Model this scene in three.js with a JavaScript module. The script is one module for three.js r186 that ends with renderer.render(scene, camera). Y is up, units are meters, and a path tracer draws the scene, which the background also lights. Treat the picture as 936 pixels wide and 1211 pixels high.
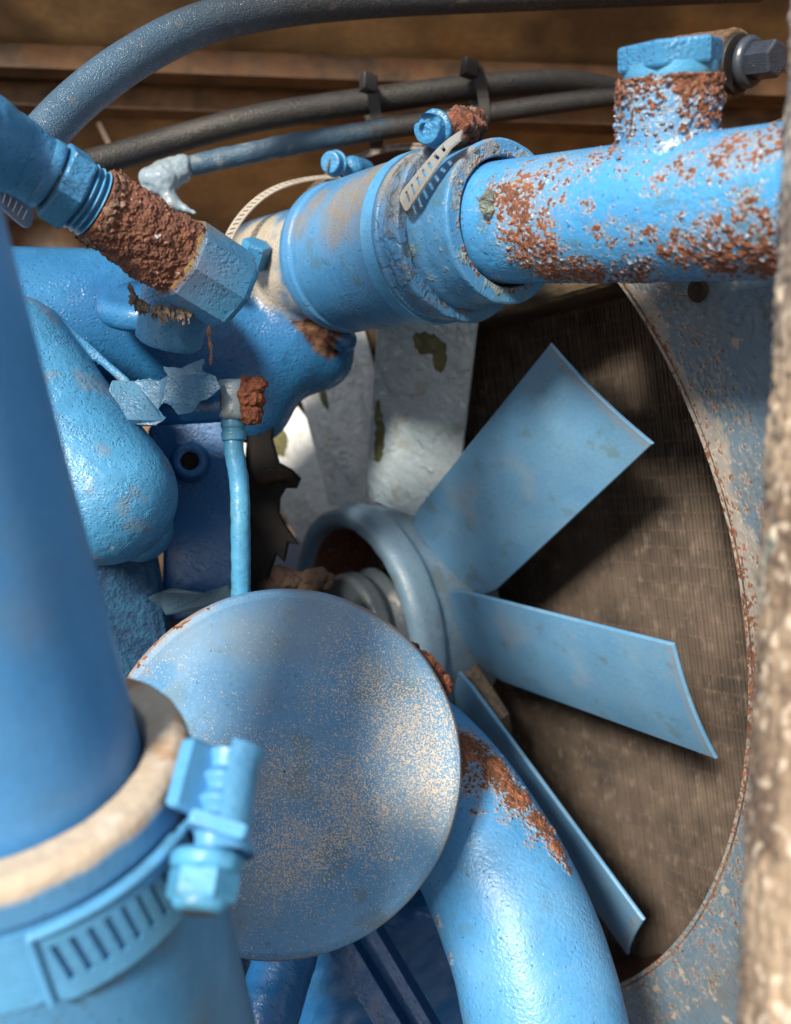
import * as THREE from 'three';
import { mergeGeometries, mergeVertices } from 'three/addons/utils/BufferGeometryUtils.js';

// ---------------------------------------------------------------- camera, sky, sun, exposure
const scene = new THREE.Scene();
const camera = new THREE.PerspectiveCamera(58, 791 / 1024, 0.01, 40);
camera.position.set(0, 0, 0);
camera.lookAt(0, 0, -1);
camera.focus = 0.41;
camera.userData.fStop = 7.6;
camera.updateProjectionMatrix();

const sunDir = new THREE.Vector3(-0.40, 0.40, 0.82).normalize();
const SKY = 0.55;
const sky = (() => {
  const W = 128, H = 64, d = new Float32Array(W * H * 4);
  for (let j = 0; j < H; j++) for (let i = 0; i < W; i++) {
    const el = ((j + 0.5) / H - 0.5) * Math.PI, up = Math.max(0, Math.sin(el));
    const k = el > 0 ? 1.0 - 0.18 * up : 1.0, o = (j * W + i) * 4;
    d[o] = (0.98 - 0.16 * up) * k * SKY; d[o + 1] = (1.0 - 0.06 * up) * k * SKY; d[o + 2] = (1.03 + 0.05 * up) * k * SKY; d[o + 3] = 1;
  }
  const t = new THREE.DataTexture(d, W, H, THREE.RGBAFormat, THREE.FloatType);
  t.mapping = THREE.EquirectangularReflectionMapping; t.magFilter = t.minFilter = THREE.LinearFilter; t.needsUpdate = true;
  return t;
})();
scene.background = sky; scene.environment = sky;
scene.backgroundIntensity = 1; scene.environmentIntensity = 1;
const sun = new THREE.DirectionalLight(0xfff0dc, 5.0);
sun.position.copy(sunDir).multiplyScalar(4); sun.target.position.set(0, -0.05, -0.5);
sun.castShadow = true; sun.shadow.radius = 20; sun.shadow.mapSize.set(2048, 2048);
Object.assign(sun.shadow.camera, { left: -1, right: 1, top: 1, bottom: -1, near: 0.1, far: 9 });
scene.add(sun, sun.target);

const renderer = new THREE.WebGLRenderer({ antialias: true });
renderer.setSize(791, 1024);
renderer.toneMapping = THREE.LinearToneMapping;
renderer.toneMappingExposure = 1.66;
renderer.shadowMap.enabled = true;

// ---------------------------------------------------------------- small maths
const V = (x, y, z) => new THREE.Vector3(x, y, z);
const F = 605.5 / Math.tan(29 * Math.PI / 180);
const at = (u, v, d) => V((u - 468) / F * d, (605.5 - v) / F * d, -d);
const px = (n, d) => n * d / F;                         // a length of n pixels seen at distance d
const clamp = (x, a = 0, b = 1) => Math.min(b, Math.max(a, x));
const ss = (a, b, x) => { const t = clamp((x - a) / (b - a)); return t * t * (3 - 2 * t); };
const lerp = (a, b, t) => a + (b - a) * t;
function rng(seed) { let s = seed >>> 0; return () => { s = (s + 0x6D2B79F5) >>> 0; let t = Math.imul(s ^ (s >>> 15), 1 | s); t = (t + Math.imul(t ^ (t >>> 7), 61 | t)) ^ t; return ((t ^ (t >>> 14)) >>> 0) / 4294967296; }; }
const PERM = (() => { const r = rng(77), p = [...Array(256).keys()]; for (let i = 255; i > 0; i--) { const j = Math.floor(r() * (i + 1)); [p[i], p[j]] = [p[j], p[i]]; } const o = new Uint8Array(512); for (let i = 0; i < 512; i++) o[i] = p[i & 255]; return o; })();
const fade = t => t * t * t * (t * (t * 6 - 15) + 10);
const GX = new Float64Array(512), GY = new Float64Array(512), GZ = new Float64Array(512);
{ const D = [[1, 1, 0], [-1, 1, 0], [1, -1, 0], [-1, -1, 0], [1, 0, 1], [-1, 0, 1], [1, 0, -1], [-1, 0, -1], [0, 1, 1], [0, -1, 1], [0, 1, -1], [0, -1, -1], [1, 1, 0], [0, -1, 1], [-1, 1, 0], [0, -1, -1]]; for (let i = 0; i < 512; i++) { const d = D[PERM[i] & 15]; GX[i] = d[0]; GY[i] = d[1]; GZ[i] = d[2]; } }
function noise(x, y, z, P = 256) {                      // gradient noise in -1..1, period P
  const X = Math.floor(x), Y = Math.floor(y), Z = Math.floor(z); x -= X; y -= Y; z -= Z;
  let X0 = X & 255, X1 = (X + 1) & 255, Y0 = Y & 255, Y1 = (Y + 1) & 255; const Z0 = Z & 255, Z1 = (Z + 1) & 255;
  if (P !== 256) { X0 = ((X % P) + P) % P; X1 = (X0 + 1) % P; Y0 = ((Y % P) + P) % P; Y1 = (Y0 + 1) % P; }
  const u = x * x * x * (x * (x * 6 - 15) + 10), v = y * y * y * (y * (y * 6 - 15) + 10), w = z * z * z * (z * (z * 6 - 15) + 10);
  const a0 = PERM[PERM[X0] + Y0], a1 = PERM[PERM[X0] + Y1], b0 = PERM[PERM[X1] + Y0], b1 = PERM[PERM[X1] + Y1], x1 = x - 1, y1 = y - 1, z1 = z - 1;
  let i = a0 + Z0; const n000 = GX[i] * x + GY[i] * y + GZ[i] * z; i = b0 + Z0; const n100 = GX[i] * x1 + GY[i] * y + GZ[i] * z; i = a1 + Z0; const n010 = GX[i] * x + GY[i] * y1 + GZ[i] * z; i = b1 + Z0; const n110 = GX[i] * x1 + GY[i] * y1 + GZ[i] * z;
  i = a0 + Z1; const n001 = GX[i] * x + GY[i] * y + GZ[i] * z1; i = b0 + Z1; const n101 = GX[i] * x1 + GY[i] * y + GZ[i] * z1; i = a1 + Z1; const n011 = GX[i] * x + GY[i] * y1 + GZ[i] * z1; i = b1 + Z1; const n111 = GX[i] * x1 + GY[i] * y1 + GZ[i] * z1;
  const p = n000 + u * (n100 - n000), q = n010 + u * (n110 - n010), r = n001 + u * (n101 - n001), t = n011 + u * (n111 - n011), f = p + v * (q - p), g = r + v * (t - r);
  return f + w * (g - f);
}
function fbm(x, y, z, oct = 4) { let s = 0, a = 0.5; for (let i = 0; i < oct; i++) { s += a * noise(x, y, z); x = x * 2.03 + 7.1; y = y * 2.03 + 3.7; z = z * 2.03 + 1.3; a *= 0.5; } return s; }
const fb = (p, k, oct = 4, o = 0) => fbm(p.x * k + o, p.y * k + o * 1.7, p.z * k - o, oct);
const ns = (p, k, o = 0) => noise(p.x * k + o, p.y * k + o * 1.3 + 9, p.z * k - o + 5);
const mixc = (a, b, t) => [lerp(a[0], b[0], t), lerp(a[1], b[1], t), lerp(a[2], b[2], t)];

// ---------------------------------------------------------------- geometry makers (world coordinates)
function grid(nu, nv, fn, closeU = false) {             // fn(u,v) -> Vector3, u,v in 0..1
  const P = [], U = [], I = [];
  for (let j = 0; j <= nv; j++) for (let i = 0; i <= nu; i++) { const p = fn(i / nu, j / nv); P.push(p.x, p.y, p.z); U.push(i / nu, j / nv); }
  for (let j = 0; j < nv; j++) for (let i = 0; i < nu; i++) { const a = j * (nu + 1) + i, b = a + 1, c = a + nu + 1, d = c + 1; I.push(a, b, c, b, d, c); }
  const g = new THREE.BufferGeometry();
  g.setAttribute('position', new THREE.Float32BufferAttribute(P, 3)); g.setAttribute('uv', new THREE.Float32BufferAttribute(U, 2)); g.setIndex(I);
  g.computeVertexNormals();
  if (closeU) { const N = g.attributes.normal; for (let j = 0; j <= nv; j++) { const a = j * (nu + 1), b = a + nu; const n = V(N.getX(a) + N.getX(b), N.getY(a) + N.getY(b), N.getZ(a) + N.getZ(b)).normalize(); N.setXYZ(a, n.x, n.y, n.z); N.setXYZ(b, n.x, n.y, n.z); } }
  return g;
}
function basis(axis, ref) {                             // y = axis, x near ref
  const y = axis.clone().normalize(); let x = (ref || (Math.abs(y.x) < 0.8 ? V(1, 0, 0) : V(0, 1, 0))).clone(); x.addScaledVector(y, -x.dot(y)).normalize();
  return { x, y, z: x.clone().cross(y) };
}
function place(g, origin, axis, ref) { const b = basis(axis, ref); return g.applyMatrix4(new THREE.Matrix4().makeBasis(b.x, b.y, b.z).setPosition(origin)); }
function tube(pts, rad, nl = 80, nr = 32, mod) {        // swept round bar with caps folded in; rad number or fn(t)
  const c = new THREE.CatmullRomCurve3(pts, false, 'centripetal'), fr = c.computeFrenetFrames(nl, false), R = typeof rad === 'number' ? () => rad : rad;
  return grid(nr, nl, (u, v) => {
    const i = Math.round(v * nl), p = c.getPointAt(v), a = u * 2 * Math.PI, d = fr.normals[i].clone().multiplyScalar(Math.cos(a)).addScaledVector(fr.binormals[i], Math.sin(a));
    let r = R(v); const q = p.clone().addScaledVector(d, r);
    if (mod) q.addScaledVector(d, mod(q, v, a, d));
    return q;
  }, true);
}
function turned(profile, seg, origin, axis, mod) {      // profile [[s along axis, r], ...]
  const b = basis(axis), L = [0]; for (let i = 1; i < profile.length; i++) L.push(L[i - 1] + Math.hypot(profile[i][0] - profile[i - 1][0], profile[i][1] - profile[i - 1][1]));
  const n = profile.length - 1, T = L[n], P = [], U = [], I = [];
  for (let j = 0; j <= n; j++) for (let i = 0; i <= seg; i++) {
    const a = i / seg * 2 * Math.PI, d = b.x.clone().multiplyScalar(Math.cos(a)).addScaledVector(b.z, Math.sin(a));
    const q = origin.clone().addScaledVector(b.y, profile[j][0]).addScaledVector(d, profile[j][1]);
    if (mod) q.addScaledVector(d, mod(q, profile[j][0], a));
    P.push(q.x, q.y, q.z); U.push(i / seg, L[j] / T);
  }
  for (let j = 0; j < n; j++) for (let i = 0; i < seg; i++) { const a = j * (seg + 1) + i, c = a + seg + 1; I.push(a, c, a + 1, a + 1, c, c + 1); }
  const g = new THREE.BufferGeometry(); g.setAttribute('position', new THREE.Float32BufferAttribute(P, 3)); g.setAttribute('uv', new THREE.Float32BufferAttribute(U, 2)); g.setIndex(I); g.computeVertexNormals();
  const N = g.attributes.normal; for (let j = 0; j <= n; j++) { const a = j * (seg + 1), e = a + seg; const m = V(N.getX(a) + N.getX(e), N.getY(a) + N.getY(e), N.getZ(a) + N.getZ(e)).normalize(); N.setXYZ(a, m.x, m.y, m.z); N.setXYZ(e, m.x, m.y, m.z); }
  return g;
}
function fine(profile, step, round = 0.0006) {          // resample a profile, softening its corners
  const out = [];
  for (let i = 0; i < profile.length - 1; i++) {
    const [a, b] = profile[i], [c, d] = profile[i + 1], l = Math.hypot(c - a, d - b), n = Math.max(1, Math.round(l / step)), e = Math.min(round / l, 0.3);
    const ts = [e]; for (let k = 1; k < n; k++) { const t = k / n; if (t > e + 0.02 && t < 1 - e - 0.02) ts.push(t); } ts.push(1 - e);
    if (i === 0) ts.unshift(0); if (i === profile.length - 2) ts.push(1);
    for (const t of ts) out.push([lerp(a, c, t), lerp(b, d, t)]);
  }
  return out;
}
function poly(n, R, h, bevel = 0.0008, turn = 0) {      // n-sided bar standing on y = 0
  const s = new THREE.Shape(); for (let i = 0; i < n; i++) { const a = turn + i / n * 2 * Math.PI; s[i ? 'lineTo' : 'moveTo'](Math.cos(a) * (R - bevel), Math.sin(a) * (R - bevel)); } s.closePath();
  const g = new THREE.ExtrudeGeometry(s, { depth: h - 2 * bevel, bevelEnabled: true, bevelSize: bevel, bevelThickness: bevel, bevelSegments: 2 });
  g.translate(0, 0, bevel).rotateX(-Math.PI / 2); return g;
}
function rbox(w, h, d, b = 0.001) {
  const s = new THREE.Shape(); const x = w / 2 - b, y = h / 2 - b; s.moveTo(-x, -y); s.lineTo(x, -y); s.lineTo(x, y); s.lineTo(-x, y); s.closePath();
  return new THREE.ExtrudeGeometry(s, { depth: d - 2 * b, bevelEnabled: true, bevelSize: b, bevelThickness: b, bevelSegments: 3 }).translate(0, 0, -d / 2 + b);
}
function bars(a, b, w, h, bevel = 0.001, ref) {         // rounded bar from a to b
  const d = b.clone().sub(a), g = rbox(w, h, d.length(), bevel); g.rotateX(-Math.PI / 2);
  return place(g, a.clone().add(b).multiplyScalar(0.5), d, ref);
}
function sdfGeo(fn, lo, hi, cell) {                     // surface nets
  const n = [0, 1, 2].map(k => Math.ceil((hi.getComponent(k) - lo.getComponent(k)) / cell) + 1), [nx, ny, nz] = n, val = new Float32Array(nx * ny * nz), id = (x, y, z) => x + nx * (y + ny * z);
  for (let z = 0; z < nz; z++) for (let y = 0; y < ny; y++) for (let x = 0; x < nx; x++) val[id(x, y, z)] = fn(lo.x + x * cell, lo.y + y * cell, lo.z + z * cell);
  const vid = new Int32Array(nx * ny * nz).fill(-1), P = [], I = [];
  const E = [[0, 1], [2, 3], [4, 5], [6, 7], [0, 2], [1, 3], [4, 6], [5, 7], [0, 4], [1, 5], [2, 6], [3, 7]], c8 = new Float32Array(8);
  for (let z = 0; z < nz - 1; z++) for (let y = 0; y < ny - 1; y++) for (let x = 0; x < nx - 1; x++) {
    let m = 0; for (let k = 0; k < 8; k++) { c8[k] = val[id(x + (k & 1), y + (k >> 1 & 1), z + (k >> 2))]; if (c8[k] < 0) m |= 1 << k; }
    if (m === 0 || m === 255) continue;
    let sx = 0, sy = 0, sz = 0, c = 0;
    for (const [a, b] of E) if ((c8[a] < 0) !== (c8[b] < 0)) { const t = c8[a] / (c8[a] - c8[b]); sx += lerp(a & 1, b & 1, t); sy += lerp(a >> 1 & 1, b >> 1 & 1, t); sz += lerp(a >> 2, b >> 2, t); c++; }
    vid[id(x, y, z)] = P.length / 3; P.push(lo.x + (x + sx / c) * cell, lo.y + (y + sy / c) * cell, lo.z + (z + sz / c) * cell);
  }
  const quad = (a, b, c, d, flip) => { if (a < 0 || b < 0 || c < 0 || d < 0) return; flip ? I.push(a, c, b, a, d, c) : I.push(a, b, c, a, c, d); };
  for (let z = 1; z < nz - 1; z++) for (let y = 1; y < ny - 1; y++) for (let x = 1; x < nx - 1; x++) {
    const s = val[id(x, y, z)] < 0;
    if (s !== val[id(x + 1, y, z)] < 0) quad(vid[id(x, y - 1, z - 1)], vid[id(x, y, z - 1)], vid[id(x, y, z)], vid[id(x, y - 1, z)], !s);
    if (s !== val[id(x, y + 1, z)] < 0) quad(vid[id(x - 1, y, z - 1)], vid[id(x, y, z - 1)], vid[id(x, y, z)], vid[id(x - 1, y, z)], s);
    if (s !== val[id(x, y, z + 1)] < 0) quad(vid[id(x - 1, y - 1, z)], vid[id(x, y - 1, z)], vid[id(x, y, z)], vid[id(x - 1, y, z)], !s);
  }
  const g = new THREE.BufferGeometry(); g.setAttribute('position', new THREE.Float32BufferAttribute(P, 3)); g.setIndex(I);
  const N = [], e = cell * 0.7;
  for (let i = 0; i < P.length; i += 3) { const x = P[i], y = P[i + 1], z = P[i + 2], v = V(fn(x + e, y, z) - fn(x - e, y, z), fn(x, y + e, z) - fn(x, y - e, z), fn(x, y, z + e) - fn(x, y, z - e)).normalize(); N.push(v.x, v.y, v.z); }
  g.setAttribute('normal', new THREE.Float32BufferAttribute(N, 3));
  return g;
}
const smin = (a, b, k) => { const h = clamp(0.5 + 0.5 * (b - a) / k); return lerp(b, a, h) - k * h * (1 - h); };
const capsule = (a, b, ra, rb = ra) => { const d = b.clone().sub(a), l2 = d.lengthSq(); return (x, y, z) => { const t = clamp(((x - a.x) * d.x + (y - a.y) * d.y + (z - a.z) * d.z) / l2); const X = x - a.x - t * d.x, Y = y - a.y - t * d.y, Z = z - a.z - t * d.z; return Math.sqrt(X * X + Y * Y + Z * Z) - lerp(ra, rb, t); }; };
const disk = (a, b, r, round = 0.002) => { const d = b.clone().sub(a), l = d.length(); d.normalize(); const m = a.clone().add(b).multiplyScalar(0.5); return (x, y, z) => { const X = x - m.x, Y = y - m.y, Z = z - m.z, s = X * d.x + Y * d.y + Z * d.z, e = Math.abs(s) - l / 2 + round, p = Math.sqrt(Math.max(0, X * X + Y * Y + Z * Z - s * s)) - r + round; return Math.min(Math.max(e, p), 0) + Math.sqrt(Math.max(e, 0) ** 2 + Math.max(p, 0) ** 2) - round; }; };
const obox = (c, X, Y, Z, hx, hy, hz, r) => (x, y, z) => { const q = V(x, y, z).sub(c), a = Math.abs(q.dot(X)) - hx + r, b = Math.abs(q.dot(Y)) - hy + r, d = Math.abs(q.dot(Z)) - hz + r; return Math.min(Math.max(a, b, d), 0) + Math.hypot(Math.max(a, 0), Math.max(b, 0), Math.max(d, 0)) - r; };
function boxUV(g, s = 1) {                              // uv in metres, laid on the nearest of three planes
  const q = g.index ? g.toNonIndexed() : g.clone(), p = q.attributes.position, U = new Float32Array(p.count * 2), a = V(), b = V(), c = V();
  for (let i = 0; i < p.count; i += 3) {
    a.fromBufferAttribute(p, i); b.fromBufferAttribute(p, i + 1); c.fromBufferAttribute(p, i + 2);
    const n = b.clone().sub(a).cross(c.clone().sub(a)), k = Math.abs(n.x) > Math.abs(n.y) ? (Math.abs(n.x) > Math.abs(n.z) ? 0 : 2) : (Math.abs(n.y) > Math.abs(n.z) ? 1 : 2);
    [a, b, c].forEach((v, j) => { U[(i + j) * 2] = (k === 0 ? v.z : v.x) * s + 0.3 * k; U[(i + j) * 2 + 1] = (k === 1 ? v.z : v.y) * s + 0.17 * k; });
  }
  q.setAttribute('uv', new THREE.BufferAttribute(U, 2)); return q;
}
function tint(g, fn) {                                  // vertex colours from fn(p, n) -> [r,g,b]
  const p = g.attributes.position, nn = g.attributes.normal, C = new Float32Array(p.count * 3), a = V(), n = V();
  for (let i = 0; i < p.count; i++) { a.fromBufferAttribute(p, i); n.fromBufferAttribute(nn, i); const c = fn(a, n); C[i * 3] = c[0]; C[i * 3 + 1] = c[1]; C[i * 3 + 2] = c[2]; }
  g.setAttribute('color', new THREE.BufferAttribute(C, 3)); return g;
}
function rough(g, amp, k, oct = 3, o = 0) {             // push vertices about by noise along their normals
  const p = g.attributes.position, n = g.attributes.normal, a = V();
  for (let i = 0; i < p.count; i++) { a.fromBufferAttribute(p, i); const h = amp * fb(a, k, oct, o); p.setXYZ(i, a.x + n.getX(i) * h, a.y + n.getY(i) * h, a.z + n.getZ(i) * h); }
  g.computeVertexNormals(); return g;
}

// ---------------------------------------------------------------- colours (linear) and materials
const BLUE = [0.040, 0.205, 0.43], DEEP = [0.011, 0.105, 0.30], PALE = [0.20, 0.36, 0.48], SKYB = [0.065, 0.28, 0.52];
const RUST = [0.185, 0.072, 0.038], DRUST = [0.055, 0.024, 0.016], ORUST = [0.26, 0.100, 0.050], TAN = [0.44, 0.35, 0.25], GREY = [0.20, 0.20, 0.20];
const enc = x => { x = clamp(x); return 255 * (x <= 0.0031308 ? 12.92 * x : 1.055 * Math.pow(x, 1 / 2.4) - 0.055); };
function dataTex(d, W, H, srgb) { const t = new THREE.DataTexture(d, W, H, THREE.RGBAFormat, THREE.UnsignedByteType); t.wrapS = t.wrapT = THREE.RepeatWrapping; t.magFilter = THREE.LinearFilter; t.minFilter = THREE.LinearMipmapLinearFilter; t.generateMipmaps = true; if (srgb) t.colorSpace = THREE.SRGBColorSpace; t.needsUpdate = true; return t; }
function tile(N, fn) {                                  // periodic tile: fn(n2) -> { c, r, h }
  const a = new Uint8Array(N * N * 4), b = new Uint8Array(N * N * 4);
  for (let j = 0; j < N; j++) for (let i = 0; i < N; i++) {
    const x = i / N, y = j / N, n2 = (P, o = 0) => noise(x * P + 0.001, y * P, o + 0.37, P), s = fn(n2, x, y), k = (j * N + i) * 4;
    a[k] = enc(s.c[0]); a[k + 1] = enc(s.c[1]); a[k + 2] = enc(s.c[2]); a[k + 3] = 255;
    b[k] = 255 * clamp(s.h); b[k + 1] = 255 * clamp(s.r); b[k + 2] = 0; b[k + 3] = 255;
  }
  return { map: dataTex(a, N, N, true), rh: dataTex(b, N, N, false) };
}
// worn paint: leathery orange-peel skin with pits and a few tan grains; multiplies the vertex colour
const paintTile = tile(512, n2 => {
  const peel = 0.5 * n2(34, 1) + 0.3 * n2(70, 2) + 0.2 * n2(140, 9), pit = ss(0.42, 0.6, n2(46, 3)), grain = ss(0.46, 0.62, n2(120, 4)) * ss(-0.1, 0.35, n2(9, 5));
  const v = 0.93 + 0.10 * n2(7, 6) + 0.07 * n2(60, 7);
  let c = mixc([v, v, v], [1.0, 0.80, 0.55], grain * 0.35); c = mixc(c, [0.45, 0.42, 0.4], pit * 0.5);
  return { c, r: 0.36 + 0.10 * n2(12, 8) + 0.25 * grain + 0.08 * n2(90, 3), h: 0.5 + 0.42 * peel * (0.25 + 0.9 * ss(-0.3, 0.4, n2(6, 12))) + 0.10 * n2(11, 13) - 0.25 * pit + 0.1 * grain };
});
const rustTile = tile(512, n2 => {
  const a = 0.5 * n2(14, 1) + 0.3 * n2(40, 2) + 0.25 * n2(110, 3), b = n2(22, 4);
  let c = mixc([0.55, 0.5, 0.5], [1.25, 1.0, 0.8], ss(-0.4, 0.5, a + 0.4 * b)); c = mixc(c, [1.9, 1.3, 0.8], ss(0.35, 0.55, n2(60, 5)) * 0.5);
  return { c: c.map(x => x * 0.75), r: 0.86 + 0.1 * b, h: 0.5 + 0.6 * a };
});
const rubberTile = tile(512, n2 => {
  const a = 0.5 * n2(50, 1) + 0.4 * n2(100, 2), d = ss(0.28, 0.55, n2(130, 3) + 0.5 * n2(6, 4));
  return { c: mixc([0.62, 0.62, 0.62], [1.25, 1.1, 0.9], d * 0.6), r: 0.5 + 0.15 * n2(20, 5) + 0.2 * d, h: 0.5 + 0.5 * a };
});
const sheetTile = tile(512, n2 => {                     // stained sheet steel
  const a = 0.6 * n2(5, 1) + 0.4 * n2(13, 2), b = n2(33, 3), g = n2(150, 4);
  let c = mixc([0.30, 0.27, 0.25], [0.95, 0.82, 0.66], ss(-0.45, 0.45, a + 0.3 * b)); c = mixc(c, [0.75, 0.48, 0.28], ss(0.18, 0.42, n2(9, 6) + 0.4 * b) * 0.5); c = c.map(x => x * (1 + 0.18 * g));
  return { c, r: 0.62 + 0.2 * a, h: 0.5 + 0.25 * b + 0.2 * g };
});
function tiled(T, size, o = {}) {
  const cl = t => { const q = t.clone(); q.repeat.set(1 / size, 1 / size); q.needsUpdate = true; return q; }, rh = cl(T.rh);
  const m = new THREE.MeshPhysicalMaterial({ map: cl(T.map), roughnessMap: rh, bumpMap: rh, bumpScale: o.bump ?? 0.0004, roughness: o.rough ?? 1, metalness: o.metal ?? 0, vertexColors: true, side: THREE.DoubleSide });
  if (o.color) m.color.setRGB(...o.color);
  if (o.spec !== undefined) m.specularIntensity = o.spec;
  if (o.coat) { m.clearcoat = o.coat; m.clearcoatRoughness = 0.25; }
  return m;
}
const M = {
  paint: tiled(paintTile, 0.055, { color: BLUE, bump: 0.0009 }),
  paintVC: tiled(paintTile, 0.055, { vc: true, bump: 0.0010 }),
  peelVC: tiled(paintTile, 0.038, { vc: true, bump: 0.0009 }),
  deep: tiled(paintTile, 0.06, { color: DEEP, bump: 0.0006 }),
  pale: tiled(paintTile, 0.05, { color: [0.21, 0.29, 0.36], bump: 0.0003 }),
  sky: tiled(paintTile, 0.05, { color: SKYB, bump: 0.0003 }),
  rust: tiled(rustTile, 0.03, { color: [0.25, 0.095, 0.055], bump: 0.0016 }),
  drust: tiled(rustTile, 0.03, { color: [0.16, 0.075, 0.05], bump: 0.0016 }),
  rustVC: tiled(rustTile, 0.03, { vc: true, bump: 0.0016 }),
  rubber: tiled(rubberTile, 0.05, { color: [0.030, 0.032, 0.036], bump: 0.0006 }),
  rubberVC: tiled(rubberTile, 0.05, { vc: true, bump: 0.0006 }),
  steel: tiled(paintTile, 0.03, { color: [0.38, 0.36, 0.32], bump: 0.0004, metal: 0.1 }),
  bandBlue: tiled(paintTile, 0.04, { color: [0.085, 0.31, 0.60], bump: 0.0003 }),
  dark: tiled(rustTile, 0.05, { color: [0.020, 0.018, 0.017], bump: 0.0012, spec: 0.4 }),
  sheet: tiled(sheetTile, 0.9, { color: [0.58, 0.45, 0.28], bump: 0.001 }),
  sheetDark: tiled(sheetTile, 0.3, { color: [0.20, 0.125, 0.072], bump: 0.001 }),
  greyTank: tiled(sheetTile, 0.16, { color: [0.13, 0.12, 0.10], bump: 0.0008 }),
  root: tiled(rustTile, 0.05, { color: [0.20, 0.20, 0.19], bump: 0.0008 }),
  core: tiled(rustTile, 0.06, { color: [0.14, 0.115, 0.095], bump: 0.0016 }),
  grime: tiled(rustTile, 0.03, { color: [0.042, 0.027, 0.020], bump: 0.0014 }),
  darkened: tiled(rubberTile, 0.03, { color: [0.008, 0.008, 0.009], bump: 0.0003, spec: 0.25 }),  // near-black rubber, with the shade on the torn flap put into its colour
  black: tiled(rubberTile, 0.03, { color: [0.022, 0.022, 0.024], bump: 0.0003 }),
};
// bake: colour, roughness and relief worked out at each point of the surface itself
function bake(g, W, H, shade, o = {}) {
  const a = new Uint8Array(W * H * 4).fill(128), b = new Uint8Array(W * H * 4).fill(128), p = g.attributes.position.array, uv = g.attributes.uv.array, ix = g.index?.array, n = ix ? ix.length : p.length / 3, Q = new Float32Array(W * H * 3), got = new Uint8Array(W * H), q = V();
  for (let t = 0; t < n; t += 3) {
    const i0 = ix ? ix[t] : t, i1 = ix ? ix[t + 1] : t + 1, i2 = ix ? ix[t + 2] : t + 2;
    const x0 = uv[i0 * 2] * W - 0.5, x1 = uv[i1 * 2] * W - 0.5, x2 = uv[i2 * 2] * W - 0.5, y0 = uv[i0 * 2 + 1] * H - 0.5, y1 = uv[i1 * 2 + 1] * H - 0.5, y2 = uv[i2 * 2 + 1] * H - 0.5, det = (x1 - x0) * (y2 - y0) - (x2 - x0) * (y1 - y0);
    if (Math.abs(det) < 1e-9) continue;
    const ya = Math.max(0, Math.floor(Math.min(y0, y1, y2))), yb = Math.min(H - 1, Math.ceil(Math.max(y0, y1, y2))), xa = Math.max(0, Math.floor(Math.min(x0, x1, x2))), xb = Math.min(W - 1, Math.ceil(Math.max(x0, x1, x2)));
    for (let y = ya; y <= yb; y++) for (let x = xa; x <= xb; x++) {
      const k = y * W + x; if (got[k] === 2) continue;
      const w1 = ((x - x0) * (y2 - y0) - (x2 - x0) * (y - y0)) / det, w2 = ((x1 - x0) * (y - y0) - (x - x0) * (y1 - y0)) / det, w0 = 1 - w1 - w2, inside = w0 > -0.001 && w1 > -0.001 && w2 > -0.001;
      if (!inside && got[k]) continue;
      got[k] = inside ? 2 : 1; for (let c = 0; c < 3; c++) Q[k * 3 + c] = w0 * p[i0 * 3 + c] + w1 * p[i1 * 3 + c] + w2 * p[i2 * 3 + c];
    }
  }
  for (let k = 0; k < W * H; k++) {
    if (!got[k]) continue;
    q.set(Q[k * 3], Q[k * 3 + 1], Q[k * 3 + 2]); const s = shade(q, null, (k % W + 0.5) / W, (Math.floor(k / W) + 0.5) / H), i = k * 4;
    a[i] = enc(s.c[0]); a[i + 1] = enc(s.c[1]); a[i + 2] = enc(s.c[2]); a[i + 3] = 255;
    b[i] = 255 * clamp(s.h); b[i + 1] = 255 * clamp(s.r); b[i + 2] = 0; b[i + 3] = 255;
  }
  const rh = dataTex(b, W, H, false);
  return new THREE.MeshPhysicalMaterial({ map: dataTex(a, W, H, true), roughnessMap: rh, bumpMap: rh, bumpScale: o.bump ?? 0.001, roughness: 1, metalness: 0, side: THREE.DoubleSide, clearcoat: o.coat ?? 0, clearcoatRoughness: 0.3 });
}
// the paint as a substance: hue drift, skin, pits, tan grains
function paintAt(p, base, o = {}) {
  const k = o.k ?? 1, v = 1 + 0.14 * fb(p, 45, 3, 3) + 0.10 * ns(p, 520 * k, 1);
  let c = mixc(base, PALE, clamp(0.16 + 0.5 * fb(p, 28, 4, 8)) * (o.chalk ?? 0.5)).map(x => x * v);
  const pm = 0.25 + 1.0 * ss(-0.3, 0.35, fb(p, 34, 2, 17)), peel = pm * (0.5 * ns(p, 620 * k, 4) + 0.35 * ns(p, 1300 * k, 5)), pit = ss(0.50, 0.66, ns(p, 700, 6)) * (o.pits ?? 1);
  c = mixc(c, c.map(x => x * 0.45), pit * 0.7);
  const gr = ss(0.16, 0.34, fb(p, 52, 4, 18) + 0.10 * ns(p, 900, 7)) * (o.grime ?? 0.5); c = mixc(c, [c[0] * 0.6 + 0.035, c[1] * 0.5 + 0.028, c[2] * 0.32 + 0.02], gr);
  return { c, r: (o.r ?? 0.34) + 0.12 * fb(p, 90, 2, 5) + 0.06 * ns(p, 900, 2), h: 0.5 + 0.16 * peel * (o.peel ?? 1) - 0.12 * pit };
}
function grains(s, p, amt, col = TAN, k = 1150) {       // settled grit: separate grains, denser where amt is higher
  const g = ss(0.30, 0.50, ns(p, k, 11) * 0.75 + ns(p, k * 2.1, 12) * 0.35 + amt), t = g * 0.9;
  return { c: mixc(s.c, col.map(x => x * (1 + 0.25 * ns(p, 800, 13))), t), r: lerp(s.r, 0.85, t), h: s.h + 0.12 * t };
}
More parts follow.
